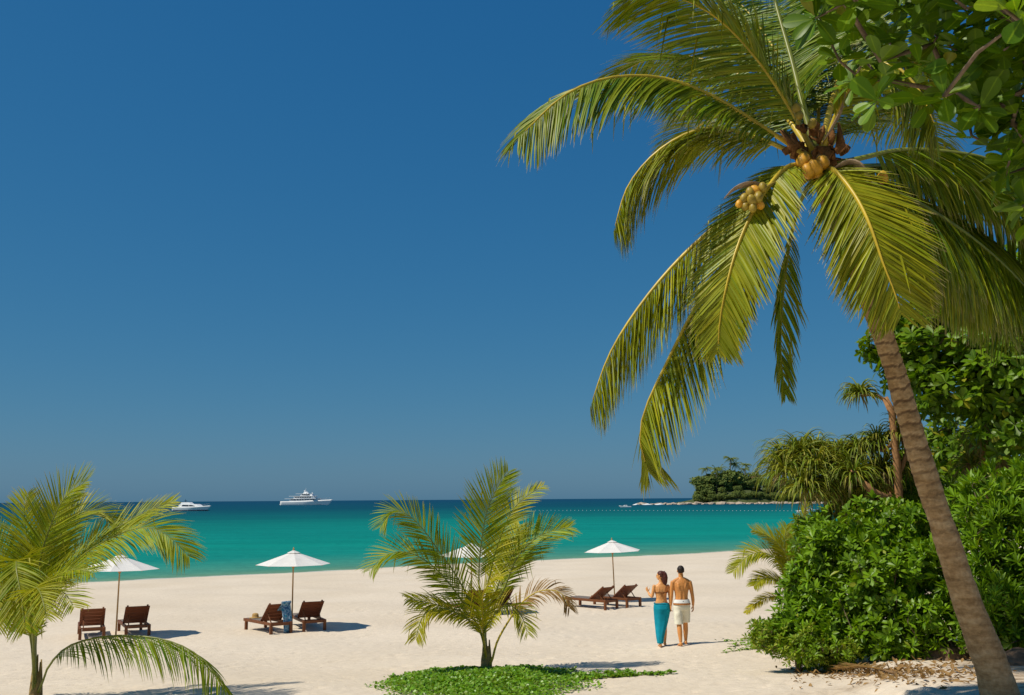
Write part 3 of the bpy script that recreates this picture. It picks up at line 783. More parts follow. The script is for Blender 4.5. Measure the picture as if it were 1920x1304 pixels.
young('young coconut palm at the left edge in front of the leftmost loungers', (66, 1316), 0, [
    ([(66, 1180), (70, 1100), (76, 1046), (90, 1000), (108, 955), (132, 922), (164, 903)], dict(length=.66, droop=.35, vee=12, age=.35, dd=-.4, hint=(.3, -.7, .2), n_pairs=80, t0=.30)),
    ([(68, 1170), (85, 1090), (100, 1028), (130, 980), (160, 959), (196, 962), (226, 988)], dict(length=.55, droop=1.0, age=.35, dd=.5, n_pairs=75)),
    ([(70, 1175), (110, 1090), (163, 1036), (211, 1008), (254, 991), (293, 993), (326, 1014), (356, 1046)], dict(length=.68, droop=1.5, age=.3, dd=-.8, n_pairs=85, t0=.36, vee=-8)),
    ([(70, 1170), (115, 1085), (170, 1025), (228, 985), (278, 958), (330, 939)], dict(length=.5, droop=.8, age=.4, dd=.6, n_pairs=70)),
    ([(78, 1285), (90, 1252), (120, 1218), (163, 1200), (228, 1192), (309, 1200), (374, 1231), (425, 1292)], dict(length=.76, droop=2.0, age=.12, dd=-1.4, n_pairs=74, t0=.22, vee=-34, hint=(.1, -.1, .9))),
    ([(60, 1180), (48, 1110), (34, 1052), (30, 1065), (38, 1110), (48, 1180)], dict(length=.55, droop=1.6, age=.35, dd=-1.6, n_pairs=60, t0=.5)),
    ([(58, 1180), (30, 1100), (0, 1040), (-40, 1010), (-80, 1030)], dict(length=.55, droop=1.2, age=.3, dd=.4)),
    ([(56, 1190), (25, 1130), (-10, 1095), (-50, 1090), (-90, 1120)], dict(length=.55, droop=1.4, age=.3, dd=-.7)),
    ([(66, 1190), (78, 1125), (105, 1085), (140, 1068), (175, 1075)], dict(length=.52, droop=.7, age=.3, dd=-1.2, n_pairs=64, t0=.32)),
    ([(64, 1200), (70, 1150), (90, 1115), (118, 1110), (140, 1140)], dict(length=.5, droop=1.2, age=.4, dd=-1.7, n_pairs=50, t0=.36)),
    ([(62, 1175), (60, 1090), (52, 1020), (45, 960), (52, 925)], dict(length=.55, droop=.6, age=.35, dd=.7, n_pairs=66)),
    ([(60, 1190), (40, 1130), (15, 1100), (0, 1120), (-8, 1180)], dict(length=.55, droop=1.6, age=.45, dd=-1.5, n_pairs=55, t0=.36)),
    ([(62, 1190), (58, 1140), (62, 1105), (75, 1110), (88, 1160)], dict(length=.48, droop=1.5, age=.5, dd=-2.0, n_pairs=45, t0=.4)),
    ([(64, 1175), (80, 1080), (95, 1010), (120, 950), (150, 925)], dict(length=.5, droop=.7, age=.5, dd=1.0, n_pairs=60)),
], 5, dens_=.9)
young('small yellowish palm leaning out over the sand at the left side of the bushes', (1482, 1186), 0, [
    ([(1488, 1120), (1475, 1075), (1455, 1048), (1428, 1036), (1400, 1044), (1374, 1074)], dict(length=.46, droop=1.5, age=.5, dd=-.8)),
    ([(1488, 1110), (1480, 1055), (1460, 1022), (1435, 1003), (1412, 994)], dict(length=.46, droop=.5, age=.6, dd=-.3)),
    ([(1490, 1110), (1490, 1060), (1494, 1020), (1503, 975), (1514, 942)], dict(length=.26, droop=.4, age=.5, n_pairs=45)),
    ([(1486, 1125), (1470, 1098), (1450, 1085), (1430, 1085), (1413, 1100)], dict(length=.36, droop=1.6, age=.6, dd=-1.0)),
    ([(1486, 1140), (1465, 1122), (1440, 1120), (1415, 1133), (1398, 1150)], dict(length=.2, droop=1.6, age=.8, dd=-.8, n_pairs=40)),
    ([(1488, 1110), (1478, 1060), (1470, 1020), (1475, 985)], dict(length=.4, droop=.6, age=.4, dd=.4)),
    ([(1490, 1120), (1500, 1070), (1520, 1030), (1545, 1010)], dict(length=.45, droop=.9, age=.4, dd=-.2)),
], 9, lengths=.45, sc_=.8)
young('slim young palm with upright yellow fronds rising behind the leaning trunk', (1756, 1186), 0, [
    ([(1758, 1060), (1760, 960), (1772, 890), (1792, 845), (1817, 816)], dict(length=.40, droop=.7, age=.7, n_pairs=60, t0=.55)),
    ([(1755, 1060), (1752, 960), (1754, 890), (1760, 845), (1764, 806)], dict(length=.26, droop=.5, age=.7, n_pairs=60, t0=.55)),
    ([(1752, 1060), (1735, 990), (1705, 930), (1670, 890), (1640, 872)], dict(length=.46, droop=.9, age=.45, n_pairs=66, dd=-.6, t0=.42)),
    ([(1754, 1060), (1745, 985), (1728, 930), (1712, 885), (1690, 850)], dict(length=.44, droop=.7, age=.5, n_pairs=60, dd=.3, t0=.5)),
    ([(1760, 1060), (1785, 980), (1820, 930), (1860, 915), (1890, 940)], dict(length=.42, droop=1.4, age=.3, n_pairs=60, dd=.5, t0=.5)),
], 12, lengths=.4)
# ------------------------------------------------------------------ broad-leaved trees and shrubs
def leaf_template(bend=0.12, fold=0.10, wmax=0.42, rows=5):
    """one leaf, base at the origin, along +Y, upper side +Z, unit length: narrow foot, broad rounded end"""
    ys = np.linspace(0, 1, rows) if rows < 6 else np.array([0, .15, .4, .66, .85, .95, 1.0])
    rows = len(ys)
    ws = np.interp(ys, [0, .15, .45, .7, .88, .97, 1], [.05, .24, .80, 1.0, .84, .46, .12]) * wmax / 2
    v, f, c = [], [], []
    for i, (y, w_) in enumerate(zip(ys, ws)):
        z = -bend * y * y
        v += [(-w_, y, z + fold * w_ * 2), (0, y, z), (w_, y, z + fold * w_ * 2)]
    for i in range(rows - 1):
        o = i * 3
        f += [(o, o + 1, o + 4, o + 3), (o + 1, o + 2, o + 5, o + 4)]
    return np.array(v), np.array(f), ys.repeat(3), np.tile([1., 0., 1.], rows)

def frames(D, N):
    """rotation matrices whose columns are (x, leaf direction, leaf normal)"""
    D = nrm(D)
    X = nrm(np.cross(D, N)); Z = np.cross(X, D)
    return np.stack([X, D, Z], -1)

class Leaves:
    def __init__(self):
        self.p, self.d, self.n, self.s, self.c = [], [], [], [], []
    def rosette(self, r, c, axis, k, L, open_=(35, 80), age=0.1, tilt=0.0):
        mean_ = .5 + .32 * noise.noise(Vector(c) * 1.7) + r.normal(0, .12)
        axis = axis / np.linalg.norm(axis)
        a = np.cross(axis, r.normal(0, 1, 3)); a /= np.linalg.norm(a)
        b = np.cross(axis, a)
        ph = r.uniform(0, 6.28)
        for j in range(k):
            an = ph + j * 2.4 + r.normal(0, .15)
            op = R(open_[0] + (open_[1] - open_[0]) * (j + .5) / k) + r.normal(0, .12)
            out_ = a * math.cos(an) + b * math.sin(an)
            d = axis * math.cos(op) + out_ * math.sin(op) + np.array([0, 0, -tilt])
            n = axis * math.sin(op) - out_ * math.cos(op)
            self.p.append(c + out_ * 0.012 + axis * r.uniform(-.03, .02)); self.d.append(d); self.n.append(n + r.normal(0, .18, 3))
            self.s.append(L * r.uniform(.7, 1.12)); self.c.append((np.clip(r.normal(mean_, .22), 0, 1), np.clip(age * r.random() ** 1.5 + (0.75 if r.random() < age * .18 else 0), 0, 1)))
    def build(self, parent, mat, origin, templates, n_obj, rank=None):
        P = np.array(self.p); D = np.array(self.d); N = np.array(self.n); S = np.array(self.s); C = np.array(self.c)
        Rm = frames(D, N)
        order = np.argsort(rank(P)) if rank is not None else np.arange(len(P))
        sel = order[:n_obj]; rest = order[n_obj:]
        # the leaves that show largest are leaves of their own
        if n_obj:
            var = []
            for (tv, tf, ty, ta) in templates[:2]:
                for rv in (.2, .5, .85):
                    for ag in (.02, .14):
                        col = np.stack([np.full(len(tv), rv), ty, np.full(len(tv), ag), ta], 1)
                        me = fast_mesh('leaf', tv, tf, col); me.materials.append(mat)
                        me.polygons.foreach_set('use_smooth', np.ones(len(tf), dtype=bool))
                        var.append((rv, ag, me))
            for i in sel:
                k = min(range(len(var)), key=lambda q: abs(var[q][0] - C[i, 0]) + 2 * abs(var[q][1] - C[i, 1]) + .15 * ((i + q) % 3))
                o = bpy.data.objects.new('leaf', var[k][2]); COL.objects.link(o); o.parent = parent
                mtx = Matrix(Rm[i].tolist()).to_4x4()
                s = S[i]
                o.matrix_local = Matrix.Translation(Vector(P[i]) - origin) @ mtx @ Matrix.Scale(s, 4)
        if len(rest):
            vs, fs, cs = [], [], []
            base = 0
            for ti, (tv, tf, ty, ta) in enumerate(templates):
                ii = rest[rest % len(templates) == ti]
                if not len(ii): continue
                v = np.einsum('nij,kj->nki', Rm[ii], tv) * S[ii, None, None] + P[ii, None, :] - np.array(origin)
                m_ = len(tv)
                vs.append(v.reshape(-1, 3))
                fs.append((tf[None] + (np.arange(len(ii)) * m_)[:, None, None] + base).reshape(-1, 4))
                cc = np.ones((len(ii), m_, 4)); cc[..., 0] = C[ii, 0, None]; cc[..., 1] = ty[None]; cc[..., 2] = C[ii, 1, None]; cc[..., 3] = ta[None]
                cs.append(cc.reshape(-1, 4))
                base += len(ii) * m_
            me = fast_mesh('foliage', np.vstack(vs), np.vstack(fs), np.vstack(cs))
            link('foliage', me, mat, parent, 'stuff')

def skeleton(parent, root_pts, tips, mat, r_tip=0.006, r_max=0.12, power=0.45, name='branch'):
    """limbs that grow from a trunk line to the given tips, each joined to the nearest wood already there"""
    nodes_ = [np.array(p, float) for p in root_pts]
    par = [-1] + list(range(len(nodes_) - 1))
    n0 = len(nodes_)
    tips = sorted([np.array(t, float) for t in tips], key=lambda t: np.linalg.norm(t - nodes_[n0 - 1]))
    tip_nodes = []
    r = np.random.default_rng(len(tips))
    for t in tips:
        A = np.array(nodes_)
        dd = np.linalg.norm(A - t, axis=1) + 0.35 * np.maximum(0, A[:, 2] - t[2] + .05)
        k = int(np.argmin(dd))
        a = nodes_[k]
        L = np.linalg.norm(t - a)
        n = max(1, int(L / 0.35))
        prev = k
        for j in range(1, n + 1):
            q = a + (t - a) * j / n
            if j < n: q = q + r.normal(0, .05 * L / n, 3) + np.array([0, 0, .06 * L * math.sin(math.pi * j / n)])
            nodes_.append(q); par.append(prev); prev = len(nodes_) - 1
        tip_nodes.append(prev)
    w = np.zeros(len(nodes_))
    for t in tip_nodes: w[t] += 1
    for i in range(len(nodes_) - 1, 0, -1):
        w[par[i]] += w[i]
    rad = np.minimum(r_max, r_tip * np.maximum(w, 1) ** power)
    child = {}
    for i in range(1, len(nodes_)): child.setdefault(par[i], []).append(i)
    mbs = MB(); trunk = MB()
    # follow the thickest child, start new tubes at forks
    starts = [(0, None)]
    first = True
    while starts:
        s, frm = starts.pop()
        path = [frm] if frm is not None else []
        cur = s
        while True:
            path.append(cur)
            ch = child.get(cur, [])
            if not ch: break
            ch = sorted(ch, key=lambda c: -w[c])
            for c in ch[1:]: starts.append((c, cur))
            cur = ch[0]
        if len(path) > 1:
            rr = [rad[q] for q in path]
            if frm is not None: rr[0] = min(rr[0], rr[1] * 1.15)
            (trunk if first else mbs).tube([nodes_[q] for q in path], rr, 10 if first else 5)
        first = False
    link('trunk', noisy(trunk.mesh('trunk'), .02, 3), mat, parent)
    if mbs.v: link('branches', mbs.mesh('branches'), mat, parent, 'stuff')

TPL_BIG = [leaf_template(.10, .10, .52, 6), leaf_template(.28, .16, .48, 6), leaf_template(-.06, .06, .55, 6)]
TPL_MID = [leaf_template(.12, .12, .48, 5), leaf_template(.30, .18, .44, 5), leaf_template(0, .08, .50, 5)]
TPL_NARROW = [leaf_template(.10, .12, .22, 4), leaf_template(.25, .2, .2, 4), leaf_template(0, .1, .25, 4)]
TPL_SHRUB = [leaf_template(.14, .14, .36, 4), leaf_template(.34, .2, .34, 4), leaf_template(0, .1, .38, 4)]

def cam_rank(P, sun_w=0.6):
    """leaves on the near, upper, outer side first"""
    d = np.linalg.norm(P - np.array([0, 0, CAMZ]), axis=1)
    return d - 0.25 * P[:, 2]

def blob_points(r, blobs, n, shell=0.55):
    """points through a union of ellipsoids (centre, radii), most of them near the surface; with outward directions"""
    vol = np.array([b[1][0] * b[1][1] * b[1][2] for b in blobs]) ** .67
    pts, dirs = [], []
    C = np.array([b[0] for b in blobs]); Rr = np.array([b[1] for b in blobs])
    while len(pts) < n:
        k = r.choice(len(blobs), p=vol / vol.sum())
        u = r.normal(0, 1, 3); u /= np.linalg.norm(u)
        q = 1 - (1 - shell) * r.random() ** 1.7
        p = C[k] + u * Rr[k] * q
        rel_ = (p - C) / Rr
        dmin = np.min(np.linalg.norm(rel_, axis=1))
        if dmin < q * 0.72: continue                  # deep inside a neighbour
        pts.append(p); dirs.append(nrm(u / Rr[k]))
    return np.array(pts), np.array(dirs)

def px_blob(px, py, d, rx, ry, rd):
    c = at(px, py, d); k = d / FPX
    return (np.array(c), np.array([rx * k, rd, ry * k]))

def shrub(label, blobs, n_ros, leaf, seed, per=9, n_obj=300, group=None, mat='shrub_leaf', tpl=TPL_SHRUB, base=None, age=.12, up=.7, name='beach_shrub', cat='shrub', open_=(25, 85)):
    r = np.random.default_rng(seed)
    B0 = [px_blob(b[0], b[1], b[2] + 2.2, *b[3:]) for b in blobs]
    B = []
    for c0, r0 in B0:                                  # each mass is a heap of smaller clumps with gaps between them
        B.append((c0, r0 * .72))
        for _ in range(9):
            u = r.normal(0, 1, 3); u[1] -= .5; u[2] += .25; u /= np.linalg.norm(u)
            q = r.uniform(.26, .46)
            B.append((c0 + u * r0 * r.uniform(.62, .92), np.full(3, float(np.mean(r0)) * q) * np.array([1.1, 1.1, .85])))
    bx = np.mean([b[0] for b in B0], 0) if base is None else np.array(base)
    o = Vector((bx[0], bx[1], gz(bx[0], bx[1]) - .05))
    e = empty(name, o)
    tag(e, label, cat, group)
    P, D = blob_points(r, B, n_ros)
    gnd = ground_base(P[:, 0], P[:, 1])
    ok = P[:, 2] > gnd + .04
    P, D = P[ok], D[ok]
    P = P + D * (np.abs(r.normal(0, .09, len(P))) * (r.random(len(P)) < .45))[:, None] + np.array([0, 0, .05]) * (r.random(len(P)) < .3)[:, None]
    lv = Leaves()
    for p, d in zip(P, D):
        ax = d + np.array([0, 0, up]) + r.normal(0, .25, 3)
        lv.rosette(r, p, ax, per + int(r.integers(-2, 3)), leaf, open_, age)
    lv.build(e, M[mat], o, tpl, n_obj, cam_rank)
    sel = r.choice(len(P), min(len(P), 150), replace=False)
    tips = [P[i] - np.array(o) for i in sel]
    top = np.mean([b[0] for b in B0], 0) - np.array(o)
    skeleton(e, [(0, 0, -.05), (.02, 0, top[2] * .25), (top[0] * .5, top[1] * .5, top[2] * .6)], tips, M['bark'], .006, .06)
    return e

def ros_count(area): return int(area)

# the wall of beach shrubs on the right, front row first
shrub('broad bright green bush in front, its branches spilling left onto the sand', [
    (1512, 1120, 17.6, 50, 62, .8), (1545, 1062, 17.8, 66, 76, 1.0), (1590, 1110, 17.4, 90, 92, .9), (1620, 1030, 18.0, 75, 62, .9), (1530, 1180, 17.2, 72, 44, .7), (1470, 1188, 17.2, 40, 30, .5), (1590, 1190, 16.9, 75, 46, .6), (1540, 1215, 16.8, 60, 26, .5)], 1800, .175, 21, 9)
shrub('glossy green bush directly left of the leaning trunk', [
    (1680, 1060, 16.6, 85, 82, .9), (1720, 1130, 16.2, 75, 72, .8), (1660, 1150, 16.3, 70, 60, .7), (1740, 1000, 17.0, 66, 56, .8), (1660, 990, 17.4, 64, 46, .8), (1650, 1205, 16.2, 60, 32, .5)], 1150, .165, 23, 8, tpl=TPL_MID)
shrub('dense green bush right of the leaning trunk', [
    (1850, 960, 15.6, 85, 68, .9), (1900, 1040, 15.2, 80, 90, .9), (1840, 1060, 15.5, 75, 80, .9), (1930, 930, 15.6, 80, 60, .8), (1880, 1130, 15.0, 85, 70, .8), (1970, 1060, 15.0, 80, 120, .9)], 1250, .22, 25, 10, tpl=TPL_NARROW, open_=(12, 66), up=.9)
shrub('dark low bush in the shade at the foot of the leaning trunk', [
    (1790, 1160, 15.6, 85, 60, .7), (1710, 1215, 15.9, 60, 28, .5), (1900, 1190, 14.6, 70, 45, .5), (1990, 1170, 14.3, 80, 70, .6)], 600, .16, 27, 9, n_obj=200)
shrub('bush at the back beneath the screw pines, its top just above the front bush', [
    (1570, 985, 20.5, 60, 40, .9), (1650, 955, 20.5, 80, 42, .9), (1730, 940, 20.0, 80, 52, .9), (1525, 1010, 20.5, 30, 36, .7)], 800, .175, 29, 9, n_obj=200)
shrub('low feathery ground shrub at the left tip of the bushes', [
    (1440, 1195, 16.9, 36, 18, .4), (1490, 1208, 16.7, 50, 20, .5), (1550, 1222, 16.4, 60, 18, .5)], 650, .10, 31, 10, n_obj=150, age=.75, name='low_shrub')

# ---- broad-leaved trees
def tree(label, blobs, n_ros, leaf, seed, base_pt, trunk_pts, per=8, mat='tree_leaf', tpl=TPL_MID, n_obj=300, age=.15, up=.5, open_=(40, 95), r_max=.16, name='broadleaf_tree', shell=.4, pts=None, tilt=0.0):
    r = np.random.default_rng(seed)
    o = Vector(base_pt)
    e = empty(name, o); tag(e, label, 'tree')
    B = [px_blob(*b) for b in blobs]
    P, D = blob_points(r, B, n_ros, shell)
    if pts is not None:
        P = np.vstack([P, pts]); D = np.vstack([D, np.tile([[-.3, -.4, .3]], (len(pts), 1))])
    lv = Leaves()
    for p, d in zip(P, D):
        lv.rosette(r, p, d * .8 + np.array([0, 0, up]) + r.normal(0, .3, 3), per + int(r.integers(-2, 3)), leaf, open_, age, tilt)
    lv.build(e, M[mat], o, tpl, n_obj, cam_rank)
    sel = r.choice(len(P), min(len(P), 420), replace=False)
    skeleton(e, [tuple(Vector(t) - o) for t in trunk_pts], [P[i] - np.array(o) for i in sel], M['bark'], .007, r_max)
    return e

b = at(1880, 1180, 21.0); b.z = gz(b.x, b.y) - .1
tree('dense broad-leaved tree behind the leaning palm trunk', [
    (1740, 655, 20.0, 75, 70, 1.0), (1830, 620, 19.5, 95, 85, 1.2), (1700, 690, 20.0, 50, 45, .8), (1790, 730, 19.6, 85, 60, 1.0), (1880, 700, 19.0, 85, 90, 1.2), (1900, 800, 19.0, 70, 70, 1.0),
    (1647, 652, 20.2, 30, 26, .5), (1690, 600, 20.4, 30, 35, .5), (1920, 580, 19.0, 80, 80, 1.2), (1990, 680, 19.0, 90, 120, 1.4), (1760, 585, 20.6, 50, 40, .8)], 1500, .23, 41, b,
    [b, at(1868, 1000, 21.0), at(1850, 860, 20.8), at(1835, 760, 20.4)], per=8, up=.6)
b = at(2010, 1180, 22.5); b.z = gz(b.x, b.y) - .1
tree('shaded tree at the right edge behind the dense bush', [
    (1950, 500, 22.0, 70, 70, 1.2), (2010, 560, 22.5, 100, 110, 1.4), (1930, 850, 22.5, 80, 70, 1.2), (1850, 870, 23.0, 70, 60, 1.0), (2020, 760, 22.5, 90, 130, 1.2), (1800, 830, 23.5, 60, 70, 1.0), (1740, 850, 24.0, 60, 60, .9), (1780, 920, 23.5, 70, 50, .9)], 900, .22, 43, b,
    [b, at(2000, 1000, 22.5), at(1980, 860, 22.5), at(1960, 740, 22.4)], per=8, n_obj=100)

# the near tree whose branches hang into the top right corner; its trunk stands outside the frame
r = np.random.default_rng(45)
poly = [(1500, -40), (1512, 20), (1560, 62), (1572, 130), (1610, 190), (1640, 205), (1665, 130), (1700, 150), (1735, 195), (1790, 190), (1830, 215), (1880, 200), (1850, 240), (1880, 290), (1895, 330), (1915, 390), (1960, 430), (2100, 470), (2150, -140), (1500, -140)]
def inside(x, y):
    c = False
    for (x1, y1), (x2, y2) in zip(poly, poly[1:] + poly[:1]):
        if (y1 > y) != (y2 > y) and x < (x2 - x1) * (y - y1) / (y2 - y1) + x1: c = not c
    return c
pp = []
while len(pp) < 400:
    x, y = r.uniform(1500, 2150), r.uniform(-140, 560)
    if inside(x, y): pp.append(np.array(at(x, y, r.uniform(6.0, 8.2))))
for _ in range(260):
    pp.append(np.array(at(r.uniform(1480, 2150), r.uniform(-560, -60), r.uniform(5.2, 8.4))))
for x, y, d in [(1815, 222, 6.4), (1840, 225, 6.5), (1822, 255, 6.4), (1850, 270, 6.3), (1905, 20, 5.2), (1912, 40, 5.2), (1510, 6, 6.6), (1885, 330, 6.4), (1640, 200, 7.2)]:
    pp.append(np.array(at(x, y, d)))
b = Vector((6.2, 6.6, gz(6.2, 6.6) - .1))
tree('near tree with large glossy leaves overhanging the top right corner', [(2050, 100, 7.6, 110, 150, 1.4)], 50, .205, 47, b,
     [b, b + Vector((-.05, .05, 1.6)), b + Vector((-.25, .15, 3.0)), b + Vector((-.7, .25, 4.2)), b + Vector((-1.1, .3, 5.0))], per=7, tpl=TPL_BIG, pts=np.array(pp), up=.25, open_=(45, 110), age=.14, r_max=.11)

# ---- screw pines: stilted orange-brown limbs carrying heads of long strap leaves
def strap_head(parent, c, origin, r, n, L, W, fall, mat, upw=1.0, dead=0):
    V, F, Cc = [], [], []
    base = 0
    ns = 7
    for i in range(n + dead):
        isd = i >= n
        z = r.uniform(-.15, .95) * upw if not isd else r.uniform(-.9, -.2)
        a = r.uniform(0, 6.283)
        h = math.sqrt(max(0.02, 1 - min(1, z * z)))
        d = np.array([h * math.cos(a), h * math.sin(a), z])
        p = np.array(c) + d * .05
        l = L * r.uniform(.7, 1.1) * (.8 if isd else 1)
        pts, ds = [p], [d]
        kink = r.integers(2, ns)
        for s in range(ns):
            pts.append(pts[-1] + d * l / ns)
            d = d + np.array([0, 0, -fall * (.3 + .38 * s) / ns * r.uniform(.8, 1.2)])
            if s == kink and r.random() < .4: d = d + np.array([0, 0, -.7])
            d = d / np.linalg.norm(d); ds.append(d)
        pts = np.array(pts); ds = np.array(ds)
        wv = np.cross(ds, np.array([0, 0, 1]) + .3 * r.normal(0, 1, 3)); wv = nrm(wv); nr = np.cross(wv, ds)
        ws = W * np.interp(np.linspace(0, 1, ns + 1), [0, .1, .6, 1], [1.0, 1, .7, .04])
        V.append(np.stack([pts - wv * ws[:, None] / 2, pts - nr * ws[:, None] * .3, pts + wv * ws[:, None] / 2], 1).reshape(-1, 3))
        for s in range(ns):
            o = base + s * 3
            F += [(o, o + 1, o + 4, o + 3), (o + 1, o + 2, o + 5, o + 4)]
        t = np.linspace(0, 1, ns + 1).repeat(3)
        Cc.append(np.stack([np.full_like(t, np.clip(r.normal(.5, .28), 0, 1)), t if not isd else np.ones_like(t), np.full_like(t, np.clip(r.normal(.25, .25), 0, 1)), np.ones_like(t)], 1))
        base += 3 * (ns + 1)
    me = fast_mesh('leaf_head', np.vstack(V) - np.array(origin), np.array(F), np.vstack(Cc))
    return link('leaf_head', me, M[mat], parent, 'stuff')

def screw_pine(label, base_px, base_d, heads, seed, limbs):
    r = np.random.default_rng(seed)
    b = at(*base_px, base_d); b.z = gz(b.x, b.y) - .08
    e = empty('screw_pine', b); tag(e, label, 'screw pine', None)
    for pts, rad in limbs:
        P, _ = spline([at(*p) - b if p is not None else Vector((0, 0, 0)) for p in pts], 16)
        me = MB().tube(P, list(np.linspace(rad[0], rad[1], 16) * (1 + .12 * np.sin(np.arange(16) * 1.9))), 9).mesh('limb')
        link('limb', noisy(me, .02, 5), M['pandan_bark'], e)
    for (px, py, d, n, L, dead) in heads:
        strap_head(e, at(px, py, d), b, r, int(n * 2.8), L * .9, .042, 2.1, 'pandan_leaf', dead=dead)
    return e
hr = np.random.default_rng(5)
screw_pine('screw pine with a big round mop of drooping strap leaves over the bushes', (1615, 1130), 22.4,
           [(1500, 850, 22.0, 62, .95, 5), (1470, 885, 21.8, 62, .95, 8), (1530, 880, 21.6, 66, 1.0, 8), (1510, 915, 21.4, 60, .95, 14), (1565, 870, 21.9, 60, .95, 8), (1470, 860, 22.4, 50, .9, 4), (1550, 915, 21.7, 55, .95, 14), (1590, 905, 22.2, 50, .9, 10), (1530, 845, 22.4, 50, .9, 4)], 61,
           [([None, (1605, 1010, 22.4), (1585, 955, 22.2), (1552, 915, 21.8), (1515, 890, 21.7)], (.10, .06)), ([(1585, 955, 22.2), (1570, 920, 22.0), (1545, 875, 22.2), (1520, 855, 22.3)], (.07, .05)), ([(1600, 990, 22.4), (1590, 930, 22.3), (1580, 895, 22.2), (1566, 875, 22.0)], (.07, .05)), ([(1552, 915, 21.8), (1520, 890, 21.9), (1490, 870, 22.0), (1474, 865, 22.2)], (.05, .035))])
screw_pine('screw pine with bare orange limbs and small leaf heads left of the trunk', (1690, 1120), 21.2,
           [(1612, 738, 21.4, 46, .62, 8), (1645, 830, 21.6, 48, .75, 14), (1612, 845, 21.7, 46, .75, 8), (1690, 815, 21.4, 40, .7, 16), (1600, 890, 21.2, 52, .85, 14), (1655, 880, 21.6, 50, .85, 20), (1625, 920, 21.6, 40, .8, 20), (1700, 880, 21.8, 45, .85, 20), (1580, 855, 21.9, 46, .8, 6), (1640, 940, 22.0, 45, .85, 22), (1590, 945, 22.0, 45, .85, 25)], 63,
           [([None, (1686, 1000, 21.2), (1684, 890, 21.2), (1676, 820, 21.2), (1672, 770, 21.2), (1660, 745, 21.2)], (.105, .07)), ([(1674, 790, 21.2), (1665, 755, 21.2), (1640, 742, 21.3), (1615, 742, 21.4)], (.06, .03)), ([(1684, 890, 21.2), (1700, 850, 21.3), (1692, 822, 21.4)], (.05, .04)),
            ([(1688, 1000, 21.2), (1665, 940, 20.9), (1635, 920, 20.8), (1612, 900, 20.9), (1598, 884, 21.1)], (.085, .055)), ([(1676, 830, 21.2), (1655, 845, 21.4), (1645, 838, 21.6), (1614, 846, 21.7)], (.045, .03)), ([(1672, 950, 21.1), (1665, 915, 21.4), (1656, 885, 21.6)], (.06, .04))])
screw_pine('shaded screw pine with hanging brown dead leaves under the tree on the right', (1850, 1130), 20.8,
           [(1845, 820, 20.6, 26, .8, 50), (1870, 860, 20.6, 20, .8, 60), (1820, 870, 20.8, 22, .8, 30)], 65,
           [([None, (1848, 1000, 20.8), (1846, 900, 20.7), (1840, 830, 20.6)], (.09, .06)), ([(1846, 900, 20.7), (1860, 880, 20.6), (1870, 862, 20.6)], (.05, .04)), ([(1847, 930, 20.7), (1825, 890, 20.7), (1812, 868, 20.8)], (.05, .03))])

# ---- creeping plants on the sand
def creeper(name, label, pts_fn, n, leaf, seed, stems, base):
    r = np.random.default_rng(seed)
    o = Vector((base[0], base[1], gz(*base[:2])))
    e = empty(name, o); tag(e, label, 'ground cover')
    lv = Leaves()
    k = 0
    while k < n:
        x, y, hgt = pts_fn(r)
        if x is None: continue
        z = gz(x, y) + hgt
        ax = np.array([r.normal(0, .5), r.normal(-.1, .5), 1.0])
        lv.p.append(np.array([x, y, z])); a = r.uniform(0, 6.28)
        dd = np.array([math.cos(a), math.sin(a), r.normal(.15, .35)])
        lv.d.append(dd); lv.n.append(ax); lv.s.append(leaf * r.uniform(.6, 1.2)); lv.c.append((np.clip(r.normal(.55, .28), 0, 1), np.clip(r.random() ** 2 * .45, 0, 1)))
        k += 1
    lv.build(e, M['cover_leaf'], o, [leaf_template(.1, .14, .85, 5), leaf_template(-.1, .1, .9, 5)], 0)
    mb = MB()
    for s in stems: mb.tube([Vector((q[0], q[1], gz(q[0], q[1]) + .012)) - o for q in s], .006, 5)
    link('runner', mb.mesh('runner'), M['rachis_green'], e, 'stuff')
    return e
ctr = hit(905, 1290)
pc = hit(912, 1262)
def patch(r):
    x = pc.x + r.normal(-.05, .95); y = pc.y - 1.5 + r.normal(0, 1.2)
    u = (x - pc.x - .02) / 1.95; v = (y - pc.y + 1.2) / (2.6 if y < pc.y - 1.2 else 1.75)
    w = math.hypot(u, v) + .08 * math.sin(5 * math.atan2(v, u)) + .05 * math.sin(9 * math.atan2(v, u) + 1)
    if w > 1.02 or (w > .8 and r.random() < (w - .8) * 3.2): return None, None, None
    hgt = .17 * (1 - w ** 2) * (.35 + .65 * r.random() ** .6) + .02
    return x, y, max(.015, hgt)
run = []
rr = np.random.default_rng(8)
for k in range(10):
    a = rr.uniform(-.3, 3.6) if k > 3 else rr.uniform(-.2, .3)
    L_ = rr.uniform(1.4, 2.6) if k > 3 else rr.uniform(2.4, 3.4)
    run.append([(pc.x + math.cos(a) * t * L_ + .08 * math.sin(t * 7 + k), pc.y - .95 + math.sin(a) * t * L_ * .7 + .08 * math.cos(t * 6 + k)) for t in np.linspace(.3, 1, 9)])
def patch2(r):
    if r.random() < .86: return patch(r)
    s = run[int(r.integers(0, len(run)))]; q = s[int(r.integers(3, 9))]
    return q[0] + r.normal(0, .05), q[1] + r.normal(0, .05), r.uniform(.015, .05)
creeper('creeper_patch', 'bright green creeper patch round the foot of the middle palm', patch2, 17000, .068, 71, run, (pc.x, pc.y - .8))
v0 = hit(1340, 1208)
runs = []
